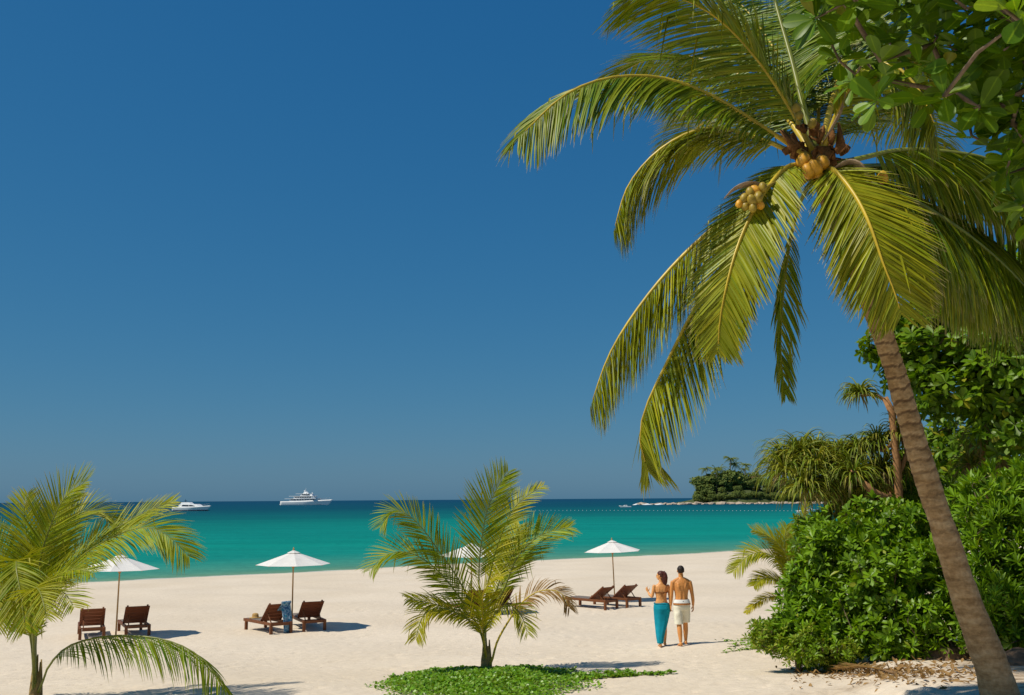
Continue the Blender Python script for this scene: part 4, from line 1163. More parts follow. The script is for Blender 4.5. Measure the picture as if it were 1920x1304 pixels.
for k in range(9):
    s = []
    y0 = hit(1470, 1200 + 3.2 * k)
    e_ = hit(1345 + 22 * ((k * 3) % 5), 1205 + 4.0 * (k % 6))
    for t in np.linspace(0, 1, 14): s.append((y0.x + (e_.x - y0.x) * t + .06 * math.sin(9 * t + k), y0.y + (e_.y - y0.y) * t + .08 * math.sin(7 * t + 2 * k)))
    runs.append(s)
def vine(r):
    s = runs[int(r.integers(0, 9))]; t = 13 * (1 - r.random() ** .7); i = int(t); q = t - i; i2 = min(13, i + 1)
    return s[i][0] * (1 - q) + s[i2][0] * q + r.normal(0, .05), s[i][1] * (1 - q) + s[i2][1] * q + r.normal(0, .05), r.uniform(.01, .06)
creeper('creeper_vine', 'sparse creeper runners trailing onto the sand from the bushes', vine, 700, .075, 73, runs, (hit(1440, 1210).x, hit(1440, 1210).y))

# ---- fallen and dry things under the bushes
def fallen(label, a, b, seed, L=.45):
    p0, p1 = hit(*a), hit(*b)
    o = (p0 + p1) / 2; o.z = gz(o.x, o.y)
    e = empty('fallen_frond', o); tag(e, label, 'palm frond')
    ctrl = []
    for t in np.linspace(0, 1, 6):
        q = p0 + (p1 - p0) * t; q.y += .12 * math.sin(3 * t); q.z = gz(q.x, q.y) + .05 + .05 * math.sin(math.pi * t); ctrl.append(q - o)
    frond(e, ctrl, seed, length=L, n_pairs=42, droop=.35, spread=(48, 20), vee=14, mat='dead_leaf', rib='rachis_dead', age=.5, t0=.15, r0=.014, gap=.2)
fallen('dry orange-brown palm frond lying on the sand in front of the bushes', (1680, 1270), (1560, 1262), 81, .3)
def litter(r):
    u = r.random()
    x, y = (r.normal(1660, 70), r.normal(1264, 9)) if u < .5 else (r.uniform(1480, 1900), r.normal(1258, 14))
    q = hit(x, y)
    return q.x, q.y, r.uniform(.005, .03)
r = np.random.default_rng(91)
lv = Leaves()
o = hit(1660, 1264)
for k in range(900):
    x, y, hgt = litter(r)
    lv.p.append(np.array([x, y, gz(x, y) + hgt])); a = r.uniform(0, 6.28)
    lv.d.append(np.array([math.cos(a), math.sin(a), r.normal(.1, .25)])); lv.n.append(np.array([r.normal(0, .4), r.normal(0, .4), 1])); lv.s.append(r.uniform(.06, .15)); lv.c.append((r.random(), r.random() * .8))
e = empty('leaf_litter', o); tag(e, 'brown dead leaves scattered over the sand below the bushes', 'leaf litter')
lv.build(e, M['dead_leaf'], o, [leaf_template(.3, .2, .4, 4), leaf_template(-.3, .2, .45, 4)], 0)

def rock_mesh(seed, sub=3, rough=.28, flat=.7):
    bm = bmesh.new()
    bmesh.ops.create_icosphere(bm, subdivisions=sub, radius=1)
    for v in bm.verts:
        n_ = noise.noise(v.co * 1.1 + Vector((seed * 7.1, 0, 0))) * rough * 1.6 + noise.noise(v.co * 2.7 + Vector((0, seed * 3.3, 0))) * rough * .7
        v.co *= 1 + n_
        v.co.z *= flat
    me = bpy.data.meshes.new('rock'); bm.to_mesh(me); bm.free()
    return me
for (px, py, s, lab, sd) in [(1790, 1236, .42, 'brown boulder half buried below the bush left of the leaning trunk', 1), (1912, 1246, .34, 'brown boulder behind the foot of the leaning trunk at the right edge', 2)]:
    p = hit(px, py)
    me = rock_mesh(sd)
    o = link('boulder', me, M['dark_rock'])
    o.location = (p.x, p.y, gz(p.x, p.y) + .05); o.scale = (s, s * .8, s * .8)
    tag(o, lab, 'boulder')
# ------------------------------------------------------------------ loungers and parasols
def copy_tree(o, parent=None):
    c = o.copy(); COL.objects.link(c); c.parent = parent
    for ch in list(o.children): copy_tree(ch, c)
    return c

def make_lounger(ang=44):
    e = empty('sun_lounger')
    W, L, H = .72, 1.98, .36
    BK = -R(47)
    for sx in (-1, 1):
        MB().box((sx * (W / 2 - .03), L / 2, H - .05), (.055, L, .085), None, .006).build('side_rail', M['teak'], e)
        for y in (.05, L - .16):
            MB().box((sx * (W / 2 - .035), y, (H - .01) / 2 - .02), (.085, .085, H + .03), None, .008).build('leg', M['teak'], e)
    MB().box((0, .05, H - .06), (W - .17, .045, .085), None, .005).build('end_rail', M['teak'], e)
    MB().box((0, L - .05, H - .05), (W - .115, .05, .085), None, .005).build('end_rail', M['teak'], e)
    ns = 11
    sl = MB().box((0, 0, 0), (W - .125, .092, .022), None, .004).mesh('seat_slat'); sl.materials.append(M['teak_grey'])
    for k in range(ns):
        o = link('seat_slat', sl, None, e, smooth=False); o.location = (0, .86 + (L - .96) * (k + .2) / ns, H - .004)
    # backrest hinged at mid length, leaning back over the head end
    hy, hz, bl = .80, H + .005, .78
    d = Vector((0, -math.cos(R(ang)), math.sin(R(ang))))
    rot = Matrix((Vector((1, 0, 0)), d, Vector((1, 0, 0)).cross(d))).transposed()
    fr = MB()
    for sx in (-1, 1): fr.box(Vector((sx * (W / 2 - .075), hy, hz)) + d * bl / 2, (.05, bl, .04), rot, .004)
    fr.box(Vector((0, hy, hz)) + d * .03, (W - .20, .05, .036), rot, .004)
    back = fr.build('backrest', M['teak'], e)
    pl = MB().box((0, 0, 0), (W - .02, bl / 5 - .018, .022), rot, .004).mesh('plank'); pl.materials.append(M['teak_back'])
    up = Vector((1, 0, 0)).cross(d)
    for k in range(5):
        o = link('plank', pl, None, back, smooth=False); o.location = Vector((0, hy, hz)) + d * (bl * (k + .5) / 5) + up * .034
    for sx in (-1, 1):
        a = Vector((sx * (W / 2 - .12), hy, hz)) + d * bl * .52 - up * .03
        MB().bar(a, Vector((sx * (W / 2 - .12), .22, H - .03)), .03, .03, (1, 0, 0)).build('support_strut', M['teak'], e)
    MB().bar((-W / 2 + .06, .22, H - .03), (W / 2 - .06, .22, H - .03), .03, .03).build('stay_bar', M['teak'], e)
    return e

lounger0 = make_lounger()
low0 = make_lounger(35)
LG = 'teak sun loungers in pairs under the parasols'
fresh = {0, 1}
def lounger(px, py, dx, dy, label, low=0):
    src = (lounger0, low0)[low]
    o = src if low in fresh else copy_tree(src)
    fresh.discard(low)
    p = hit(px, py)
    # stand it level on the sand at its four feet
    rz = math.atan2(-dx, dy)
    c, s = math.cos(rz), math.sin(rz)
    zs = [gz(p.x + c * a - s * b, p.y + s * a + c * b) for a in (-.3, .3) for b in (.05, 1.8)]
    o.location = (p.x, p.y, min(zs) + .005)
    sl = ((zs[1] + zs[3]) - (zs[0] + zs[2])) / 2 / 1.75
    o.rotation_euler = (math.atan(sl) if abs(sl) < .1 else 0, 0, rz)
    o.location.z = (zs[0] + zs[2]) / 2 - .015
    tag(o, label, 'sun lounger', LG)
    return o
l1 = lounger(172, 1200, -.40, .91, 'leftmost teak lounger, half behind the young palm at the left')
l2 = lounger(258, 1194, -.46, .89, 'teak lounger just right of the leftmost parasol pole')
l3 = lounger(528, 1189, -.62, .78, 'teak lounger with a blue patterned cloth hung over its back')
l4 = lounger(590, 1184, -.45, .89, 'bare teak lounger beside the one with the blue cloth')
l5 = lounger(902, 1157, -.50, .86, 'teak lounger hidden behind the stems of the middle young palm')
l6 = lounger(954, 1152, -.46, .89, 'teak lounger showing through the right side of the middle young palm')
l7 = lounger(1148, 1143, -.70, .71, 'nearer teak lounger of the pair left of the walking couple', 1)
l8 = lounger(1190, 1139, -.60, .80, 'teak lounger of the right hand pair standing closest to the woman', 1)

# white canvas
mt, nt, bs, out = nodes('white canvas')
tc = nt.nodes.new('ShaderNodeTexCoord')
nz = noise_node(nt, 5, 4, .6, tc.outputs['Object'])
c = ramp(nt, nz.outputs['Fac'], [(0.3, (0.80, 0.79, 0.76)), (0.7, (0.88, 0.87, 0.84))]).outputs[0]
nt.links.new(c, bs.inputs['Base Color']); bs.inputs['Roughness'].default_value = .9; bs.inputs['Specular IOR Level'].default_value = .1
tr = nt.nodes.new('ShaderNodeBsdfTranslucent'); tr.inputs['Color'].default_value = (.75, .70, .6, 1)
mx = nt.nodes.new('ShaderNodeMixShader'); mx.inputs[0].default_value = .22
nt.links.new(bs.outputs[0], mx.inputs[1]); nt.links.new(tr.outputs[0], mx.inputs[2]); nt.links.new(mx.outputs[0], out.inputs['Surface'])
M['canvas'] = mt

def canopy_mesh(r0, r1, z0, z1, sag, edge, nring=7, nseg=8, name='canopy'):
    V, F = [], []
    na = nseg * 6
    for i in range(nring + 1):
        u = i / nring
        for k in range(na):
            a = 2 * math.pi * k / na
            ph = (k % 6) / 6
            w_ = math.sin(math.pi * ph)
            # straight between ribs, so the plan is an octagon; the cloth dips a little between them
            rr = (r0 + (r1 - r0) * u) * math.cos(math.pi / nseg) / math.cos((ph - .5) * 2 * math.pi / nseg)
            rr -= edge * w_ * u * u
            z = z0 + (z1 - z0) * u - sag * w_ * math.sin(math.pi * min(1, u * .9 + .05)) * u
            V.append((rr * math.cos(a), rr * math.sin(a), z))
    for i in range(nring):
        for k in range(na):
            k2 = (k + 1) % na
            F.append((i * na + k, i * na + k2, (i + 1) * na + k2, (i + 1) * na + k))
    me = bpy.data.meshes.new(name); me.from_pydata(V, [], F); me.update()
    return me

def make_parasol():
    e = empty('parasol')
    H = 2.42; Rr = 1.16; zr = 1.98
    MB().tube([(0, 0, -.35), (0, 0, .6), (0, 0, 1.6), (0, 0, H - .02)], [.024, .024, .022, .020], 12).build('pole', M['pole'], e, True)
    MB().lathe([(.003, H + .09), (.016, H + .08), (.02, H + .05), (.026, H + .01), (.03, H - .03), (.003, H - .04)][::-1], 12).build('finial', M['pole'], e, True)
    MB().lathe([(.036, 0), (.045, .015), (.045, .07), (.034, .085)], 12, (0, 0, zr - .12)).build('hub', M['pole'], e, True)
    can = link('canopy', canopy_mesh(.10, Rr, H - .075, zr, .025, .03), M['canvas'], e, smooth=False)
    link('vent_cap', canopy_mesh(.012, .21, H - .005, H - .085, .004, .008, 3, name='vent_cap'), M['canvas'], can, smooth=False)
    rb = None
    for k in range(8):
        a = 2 * math.pi * k / 8
        u = Vector((math.cos(a), math.sin(a), 0))
        p0 = u * .03 + Vector((0, 0, H - .10)); p1 = u * (Rr - .01) + Vector((0, 0, zr - .012))
        MB().bar(p0, p1, .018, .022).build('rib', M['pole'], e)
        mid = p0 + (p1 - p0) * .48
        MB().bar(u * .04 + Vector((0, 0, zr - .07)), mid - Vector((0, 0, .015)), .016, .018).build('strut', M['pole'], e)
    return e
par0 = make_parasol()
def parasol(px, py, label, tilt=(0, 0), rz=.2, first=[True]):
    o = par0 if first[0] else copy_tree(par0)
    first[0] = False
    p = hit(px, py)
    o.location = (p.x, p.y, gz(p.x, p.y)); o.rotation_euler = (tilt[0], tilt[1], rz)
    tag(o, label, 'parasol', 'white parasols between the lounger pairs')
    return o
parasol(217, 1194, 'white parasol on the far left, partly hidden by palm fronds', (0, R(.6)), .15)
parasol(547, 1180, 'white parasol between the loungers with the blue cloth', (0, 0), .3)
parasol(884, 1152, 'white parasol mostly hidden behind the middle young palm', (0, 0), .5)
parasol(1153, 1129, 'white parasol standing left of the walking couple', (0, R(-1.8)), .2)

# blue patterned cloth over the lounger's back, and a hat on its foot end
mt, nt, bs, out = nodes('blue printed cloth')
tc = nt.nodes.new('ShaderNodeTexCoord')
vo = nt.nodes.new('ShaderNodeTexVoronoi'); vo.inputs['Scale'].default_value = 9; nt.links.new(tc.outputs['Object'], vo.inputs['Vector'])
nz = noise_node(nt, 14, 3, .6, tc.outputs['Object'])
c = ramp(nt, vo.outputs['Distance'], [(0.15, (0.015, 0.22, 0.30)), (0.35, (0.02, 0.10, 0.28)), (0.5, (0.35, 0.45, 0.55)), (0.7, (0.03, 0.06, 0.20))]).outputs[0]
c = mixc(nt, mathn(nt, 'MULTIPLY', nz.outputs['Fac'], .5), c, (0.02, 0.30, 0.36))
nt.links.new(c, bs.inputs['Base Color']); bs.inputs['Roughness'].default_value = .8
def cloth_on(l):
    d = Vector((0, -math.cos(R(44)), math.sin(R(44)))); upn = Vector((1, 0, 0)).cross(d)
    top = Vector((0, .80, .365)) + d * .80
    path = [top - d * .32 + upn * .062, top - d * .12 + upn * .062, top + upn * .055 + d * .012, top + d * .03 + upn * .01, top - upn * .05 - Vector((0, .02, .02)), top - upn * .08 - Vector((0, .03, .20)),
            Vector((0, top.y - .10, .45)), Vector((0, top.y - .12, .25)), Vector((0, top.y - .10, .06)), Vector((0, top.y - .05, .015))]
    P, _ = spline(path, 46)
    V, F = [], []
    nw = 15
    for i, p in enumerate(P):
        u = i / 45
        wd = .30 + .03 * math.sin(3 * u) - .05 * u
        for j in range(nw):
            v = j / (nw - 1) - .5
            fold = .028 * (u ** .5) * math.sin(v * 21 + 2.2 * u) + .012 * math.sin(v * 37 + 5 * u)
            V.append((.17 + .10 * u + v * wd + .03 * math.sin(5 * u), p[1] - abs(fold) * (1 if u > .28 else .2) - .008, p[2] + (.0 if u > .3 else abs(fold) * .3) + .03 * v * u))
    for i in range(45):
        for j in range(nw - 1):
            F.append((i * nw + j, i * nw + j + 1, (i + 1) * nw + j + 1, (i + 1) * nw + j))
    me = bpy.data.meshes.new('beach_cloth'); me.from_pydata(V, [], F); me.update()
    o = link('beach_cloth', me, mt)
    bpy.context.view_layer.update()
    o.matrix_world = l.matrix_world.copy()
    sm = o.modifiers.new('thick', 'SOLIDIFY'); sm.thickness = .006
    tag(o, 'blue and turquoise patterned cloth draped over a lounger back', 'cloth')
cloth_on(l3)
hat = MB().lathe([(.002, .135), (.05, .132), (.085, .115), (.10, .07), (.104, .02), (.13, .012), (.19, .004), (.192, -.002), (.13, .004), (.09, .008), (.002, .01)][::-1], 24).mesh('sun_hat')
noisy(hat, .012, 8)
M['straw'] = plain('straw', (.40, .25, .09), .85, .15, .3, 30, .5)
ho = link('sun_hat', hat, M['straw'])
bpy.context.view_layer.update()
ho.matrix_world = l3.matrix_world @ Matrix.Translation((-.12, 1.62, .375))
tag(ho, 'round tan hat lying on the foot of the lounger with the blue cloth', 'hat')

# ------------------------------------------------------------------ the walking couple
def skin_mat(name, col):
    mt, nt, bs, out = nodes(name)
    tc = nt.nodes.new('ShaderNodeTexCoord')
    nz = noise_node(nt, 7, 4, .55, tc.outputs['Object'])
    lo = tuple(c * .86 for c in col); hi = tuple(c * 1.12 for c in col)
    nt.links.new(ramp(nt, nz.outputs['Fac'], [(.3, lo), (.7, hi)]).outputs[0], bs.inputs['Base Color'])
    bs.inputs['Roughness'].default_value = .48; bs.inputs['Specular IOR Level'].default_value = .4
    bs.inputs['Subsurface Weight'].default_value = .08; bs.inputs['Subsurface Radius'].default_value = (.02, .008, .004)
    return mt
M['skin_m'] = skin_mat('tanned skin', (.70, .30, .085))
M['skin_w'] = skin_mat('warm skin', (.74, .35, .12))
M['hair_dark'] = plain('dark brown hair', (.022, .014, .010), .55, .35, .4, 40, .4, (1, 1, .25))
M['hair_red'] = plain('reddish brown hair', (.085, .020, .012), .45, .4, .4, 40, .4, (1, 1, .2))
M['turquoise'] = plain('turquoise cotton', (.005, .26, .36), .85, .15, .12, 9, .2)
M['cream'] = plain('cream cotton', (.82, .77, .62), .9, .1, .06, 9, .2)
M['white_cloth'] = plain('white cotton', (.82, .81, .78), .9, .1, .04, 9, .1)
M['orange_band'] = plain('tan trim', (.50, .20, .06), .8, .1, .1, 9)
M['bikini'] = plain('brown swimwear', (.20, .075, .020), .7, .2, .15, 9)
M['eye'] = plain('eye', (.05, .03, .02), .2, .5, .1, 9)
M['mark'] = plain('grey print', (.12, .13, .15), .8, .1, .1, 9)

def ell_loft(mb, rings, n=20):
    """rings: (cx, cy, cz, rx, ry)"""
    vs = []
    for (cx, cy, cz, rx, ry) in rings:
        for k in range(n):
            a = 2 * math.pi * k / n
            vs.append((cx + rx * math.cos(a), cy + ry * math.sin(a), cz))
    fs = []
    m_ = len(rings)
    for i in range(m_ - 1):
        for k in range(n):
            k2 = (k + 1) % n
            fs.append((i * n + k, i * n + k2, (i + 1) * n + k2, (i + 1) * n + k))
    fs.append(tuple(range(n - 1, -1, -1))); fs.append(tuple((m_ - 1) * n + k for k in range(n)))
    mb.add(vs, fs)

def bake(mb, voxel, smooth_it, name):
    me = mb.mesh(name)
    o = bpy.data.objects.new('tmp', me); COL.objects.link(o)
    rm = o.modifiers.new('r', 'REMESH'); rm.mode = 'VOXEL'; rm.voxel_size = voxel
    s_ = o.modifiers.new('s', 'SMOOTH'); s_.iterations = smooth_it; s_.factor = .5
    dg = bpy.context.evaluated_depsgraph_get()
    res = bpy.data.meshes.new_from_object(o.evaluated_get(dg))
    res.name = name
    bpy.data.objects.remove(o)
    res.materials.clear()
    return res

def limb(mb, pts, rad, n=12):
    P, _ = spline([Vector(p) for p in pts], 4 * len(pts))
    rr = np.interp(np.linspace(0, 1, len(P)), np.linspace(0, 1, len(rad)), rad)
    # rounded ends
    P = np.vstack([P[0] - (P[1] - P[0]) / np.linalg.norm(P[1] - P[0]) * rr[0] * .6, P, P[-1] + (P[-1] - P[-2]) / np.linalg.norm(P[-1] - P[-2]) * rr[-1] * .6])
    rr = np.r_[rr[0] * .5, rr, rr[-1] * .5]
    mb.tube(P, list(rr), n)

def hand(mb, wrist, d, palm_n, side_v, s=1.0, curl=.5):
    """palm with four unequal bent fingers and a thumb leaving its side; d along the hand, side_v towards the thumb"""
    w = Vector(wrist); d = Vector(d).normalized(); n = Vector(palm_n).normalized()
    t = Vector(side_v); t = (t - d * t.dot(d)).normalized()
    mb.tube([w - d * .01, w + d * .03 * s, w + d * .065 * s, w + d * .092 * s], [(.026 * s, .017 * s), (.036 * s, .016 * s), (.041 * s, .015 * s), (.038 * s, .012 * s)], 10, ref=tuple(t))
    for k, (o_, L) in enumerate(((.028, .072), (.0095, .081), (-.0095, .076), (-.028, .060))):
        q = w + d * .088 * s + t * o_ * s
        c = curl * (1 + .12 * k)
        d1 = (d * math.cos(c * .5) + n * math.sin(c * .5)); d2 = (d * math.cos(c * 1.2) + n * math.sin(c * 1.2)); d3 = (d * math.cos(c * 1.8) + n * math.sin(c * 1.8))
        L *= s
        mb.tube([q - d * .012, q, q + d1 * L * .45, q + d1 * L * .45 + d2 * L * .32, q + d1 * L * .45 + d2 * L * .32 + d3 * L * .23], [.0088 * s, .0095 * s, .009 * s, .008 * s, .006 * s], 7)
    q = w + d * .028 * s + t * .030 * s
    mb.tube([q - t * .01, q + (d * .55 + t * .75 + n * .2) * .035 * s, q + (d * 1.2 + t * .95 + n * .45) * .042 * s, q + (d * 1.9 + t * .9 + n * .75) * .040 * s], [.015 * s, .0125 * s, .011 * s, .007 * s], 8)

def foot(mb, ankle, fwd, s=1.0, pitch=0.0):
    a = Vector(ankle); f = Vector(fwd).normalized(); up = Vector((0, 0, 1))
    sd = f.cross(up)
    def P(x, z): 
        c, q = math.cos(pitch), math.sin(pitch)
        return a + (f * (x * c + z * q) + up * (-x * q + z * c)) * s
    mb.tube([P(-.06, -.045), P(-.02, -.04), P(.05, -.042), P(.11, -.055), P(.155, -.062)], [(.032 * s, .034 * s), (.036 * s, .044 * s), (.04 * s, .034 * s), (.046 * s, .022 * s), (.036 * s, .012 * s)], 10, ref=tuple(sd))
    for k in range(5):
        o_ = (k - 2) * .0165
        q = P(.145 - .004 * abs(k - 1) * k, -.064) + sd * o_ * s
        mb.tube([q, q + f * .03 * s * (1 - .09 * k)], [.0095 * s, .006 * s], 6)

def head(mb, c, yaw, s=1.0, female=False):
    """skull, jaw, nose, ears, brow; c is the head's centre, yaw turns it from +Y to the left"""
    rot = Matrix.Rotation(yaw, 3, 'Z')
    def T(p): return Vector(c) + rot @ (Vector(p) * s)
    def ball(p, r, n=14):
        rx, ry, rz = r
        vs, fs = [], []
        m_ = 10
        for i in range(m_ + 1):
            th = math.pi * i / m_
            for k in range(n):
                a = 2 * math.pi * k / n
                vs.append(T((p[0] + rx * math.sin(th) * math.cos(a), p[1] + ry * math.sin(th) * math.sin(a), p[2] + rz * math.cos(th))))
        for i in range(m_):
            for k in range(n):
                k2 = (k + 1) % n
                fs.append((i * n + k, (i + 1) * n + k, (i + 1) * n + k2, i * n + k2))
        mb.add(vs, fs)
    ball((0, -.008, .022), (.076, .096, .092))
    ball((0, .028, -.035), (.058, .064, .072))
    ball((0, .052, -.082), (.030, .030, .024))           # chin
    mb.tube([T((0, .088, .012)), T((0, .102, -.010)), T((0, .113, -.030)), T((0, .094, -.040))], [.008 * s, .010 * s, .014 * s, .010 * s], 8)
    mb.tube([T((-.045, .075, .022)), T((0, .090, .028)), T((.045, .075, .022))], [.010 * s, .012 * s, .010 * s], 8)
    mb.tube([T((-.022, .084, -.058)), T((0, .094, -.057)), T((.022, .084, -.058))], [.006 * s, .010 * s, .006 * s], 8)
    for sx in (-1, 1):
        ball((sx * .079, -.004, -.008), (.010, .020, .032), 8)
    return T

def person(kind):
    mb = MB()
    if kind == 'man':
        hipz, shz, hc = .93, 1.455, Vector((0, .015, 1.685))
        torso = [(0, 0, .82, .115, .09), (0, -.01, .87, .165, .115), (0, -.012, .93, .172, .118), (0, -.005, 1.0, .158, .105), (0, .0, 1.08, .146, .098), (0, .002, 1.17, .155, .103), (0, 0, 1.27, .178, .112), (0, -.005, 1.36, .190, .112),
                 (0, -.008, 1.42, .188, .098), (0, -.008, 1.47, .150, .078), (0, -.004, 1.505, .085, .066), (0, .0, 1.53, .062, .060)]
        ell_loft(mb, torso, 24)
        limb(mb, [(0, -.004, 1.46), (0, .004, 1.54), (0, .012, 1.62)], [.066, .058, .056])
        # shoulder blades and the furrow of the spine
        for sx in (-1, 1):
            limb(mb, [(sx * .085, -.075, 1.40), (sx * .075, -.085, 1.33), (sx * .055, -.08, 1.26)], [.035, .04, .028])
            limb(mb, [(sx * .04, -.078, 1.22), (sx * .04, -.075, 1.10), (sx * .045, -.08, 1.0)], [.030, .030, .032])
            limb(mb, [(sx * .08, -.055, .90), (sx * .085, -.065, .86)], [.075, .07])
            limb(mb, [(sx * .06, -.01, 1.50), (sx * .16, -.01, 1.445)], [.045, .05])
        # left leg trails, right leg steps forward
        limb(mb, [(-.09, 0, .90), (-.092, -.035, .68), (-.095, -.075, .49)], [.096, .082, .058])
        limb(mb, [(-.095, -.075, .49), (-.098, -.135, .36), (-.098, -.20, .10)], [.058, .058, .034])
        foot(mb, (-.098, -.205, .095), (-.08, 1, 0), 1.0, .12)
        limb(mb, [(.09, 0, .90), (.095, .07, .69), (.10, .125, .50)], [.096, .082, .058])
        limb(mb, [(.10, .125, .50), (.105, .135, .37), (.105, .16, .085)], [.058, .058, .034])
        foot(mb, (.105, .16, .085), (.12, 1, 0), 1.0, 0)
        # arms
        limb(mb, [(.195, -.005, 1.43), (.225, -.015, 1.30), (.25, -.02, 1.14)], [.058, .050, .040])
        limb(mb, [(.25, -.02, 1.14), (.272, .02, 1.02), (.285, .075, .89)], [.042, .040, .027])
        hand(mb, (.287, .08, .875), (.03, .22, -.97), (-1, 0, 0), (0, 1, .2), 1.0, .55)
        limb(mb, [(-.195, -.005, 1.43), (-.222, -.005, 1.30), (-.235, .0, 1.14)], [.058, .050, .040])
        limb(mb, [(-.235, .0, 1.14), (-.24, .03, 1.02), (-.245, .06, .90)], [.042, .039, .027])
        hand(mb, (-.245, .062, .89), (-.03, .15, -.98), (1, .2, 0), (0, 1, .2), 1.0, .8)
        T = head(mb, hc, 0.0, 1.0)
        return mb, T
    mb = MB()
    k = .955
    torso = [(0, 0, .80, .11, .09), (0, -.012, .86, .170, .118), (0, -.014, .92, .172, .118), (0, -.005, .99, .148, .10), (0, .0, 1.07, .122, .086), (0, .002, 1.15, .128, .088), (0, .0, 1.23, .142, .095), (0, -.004, 1.31, .156, .092),
             (0, -.006, 1.365, .150, .078), (0, -.006, 1.40, .115, .062), (0, -.004, 1.43, .065, .055), (0, .0, 1.455, .048, .048)]
    ell_loft(mb, torso, 24)
    limb(mb, [(0, -.004, 1.40), (0, .004, 1.47), (-.004, .012, 1.55)], [.052, .045, .045])
    for sx in (-1, 1):
        limb(mb, [(sx * .065, -.062, 1.33), (sx * .06, -.068, 1.27), (sx * .05, -.062, 1.2)], [.027, .030, .022])
        limb(mb, [(sx * .08, -.055, .88), (sx * .082, -.07, .84)], [.082, .08])
        limb(mb, [(sx * .065, .06, 1.21), (sx * .065, .075, 1.19)], [.058, .052])
    limb(mb, [(-.085, 0, .88), (-.085, -.03, .66), (-.085, -.06, .47)], [.092, .075, .052])
    limb(mb, [(-.085, -.06, .47), (-.085, -.11, .34), (-.08, -.165, .09)], [.052, .051, .029])
    foot(mb, (-.08, -.17, .088), (-.05, 1, 0), .9, .10)
    limb(mb, [(.085, 0, .88), (.085, .05, .67), (.08, .08, .48)], [.092, .075, .052])
    limb(mb, [(.08, .08, .48), (.075, .075, .35), (.07, .08, .085)], [.052, .051, .029])
    foot(mb, (.07, .08, .085), (.15, 1, 0), .9, 0)
    # left arm bent with the hand lifted, right arm hanging to the man's hand
    limb(mb, [(-.158, -.005, 1.375), (-.185, -.01, 1.26), (-.215, -.005, 1.13)], [.045, .040, .034])
    limb(mb, [(-.215, -.005, 1.13), (-.255, .055, 1.16), (-.285, .11, 1.22)], [.034, .032, .022])
    hand(mb, (-.288, .115, 1.228), (-.35, .35, .87), (.6, .5, .1), (.7, .3, .2), .88, .7)
    limb(mb, [(.158, -.005, 1.375), (.188, .0, 1.25), (.205, .01, 1.10)], [.045, .040, .034])
    limb(mb, [(.205, .01, 1.10), (.215, .035, .99), (.222, .06, .88)], [.034, .032, .022])
    hand(mb, (.222, .062, .875), (.05, .15, -.98), (-1, .2, 0), (0, 1, .2), .88, .8)
    T = head(mb, Vector((-.004, .012, 1.605)), R(58), .95, True)
    return mb, T

def garment(name, mat, parent, rings, n=40, thick=.006, folds=0.0, nf=9, closed=True):
    V, F = [], []
    for i, (cx, cy, cz, rx, ry) in enumerate(rings):
        u = i / (len(rings) - 1)
        for k in range(n):
            a = 2 * math.pi * k / n
            w_ = 1 + folds * (.3 + u) * math.sin(nf * a + 3 * u)
            V.append((cx + rx * w_ * math.cos(a), cy + ry * w_ * math.sin(a), cz))
    for i in range(len(rings) - 1):
        for k in range(n):
            k2 = (k + 1) % n
            F.append((i * n + k, (i + 1) * n + k, (i + 1) * n + k2, i * n + k2))
    me = bpy.data.meshes.new(name); me.from_pydata(V, [], F); me.update()
    o = link(name, me, mat, parent)
    sm = o.modifiers.new('thick', 'SOLIDIFY'); sm.thickness = thick; sm.offset = 1
    return o

def dens(rings, m=5):
    A = np.array(rings); u = np.linspace(0, 1, len(A))
    un = np.linspace(0, 1, (len(A) - 1) * m + 1)
    return [tuple(np.interp(q, u, A[:, c]) for c in range(5)) for q in un]

# ---- man
pm = hit(1282, 1211)
man = empty('person', (pm.x, pm.y + .1, gz(pm.x, pm.y + .1)), R(4))
tag(man, 'man with bare back in cream shorts walking away beside the woman', 'person')
mb, T = person('man')
link('body', bake(mb, .0065, 4, 'body'), M['skin_m'], man)
hb = MB()
def hair_cap(hb, T, s, low, back=.0):
    n, m_ = 18, 10
    vs, fs = [], []
    for i in range(m_ + 1):
        th = math.pi * (i / m_)
        for k in range(n):
            a = 2 * math.pi * k / n
            y = math.sin(th) * math.sin(a)
            z = math.cos(th)
            zc = max(z, low + (.85 if y > .35 else .35 * max(0, y)))        # hairline: high over the face, low at the nape
            vs.append(T((.084 * math.sin(th) * math.cos(a), -.014 + .104 * y - (.004 if y > 0 else 0), .026 + .100 * zc)))
    for i in range(m_):
        for k in range(n):
            k2 = (k + 1) % n
            fs.append((i * n + k, (i + 1) * n + k, (i + 1) * n + k2, i * n + k2))
    hb.add(vs, fs)
hair_cap(hb, T, 1, -.75)
link('hair', noisy(bake(hb, .006, 2, 'hair'), .006, 45), M['hair_dark'], man)
for sx in (-1, 1):
    o = MB().lathe([(.002, -.011), (.009, -.006), (.011, 0), (.009, .006), (.002, .011)], 8).build('eye', M['eye'], man, True); o.location = T((sx * .031, .080, .008))
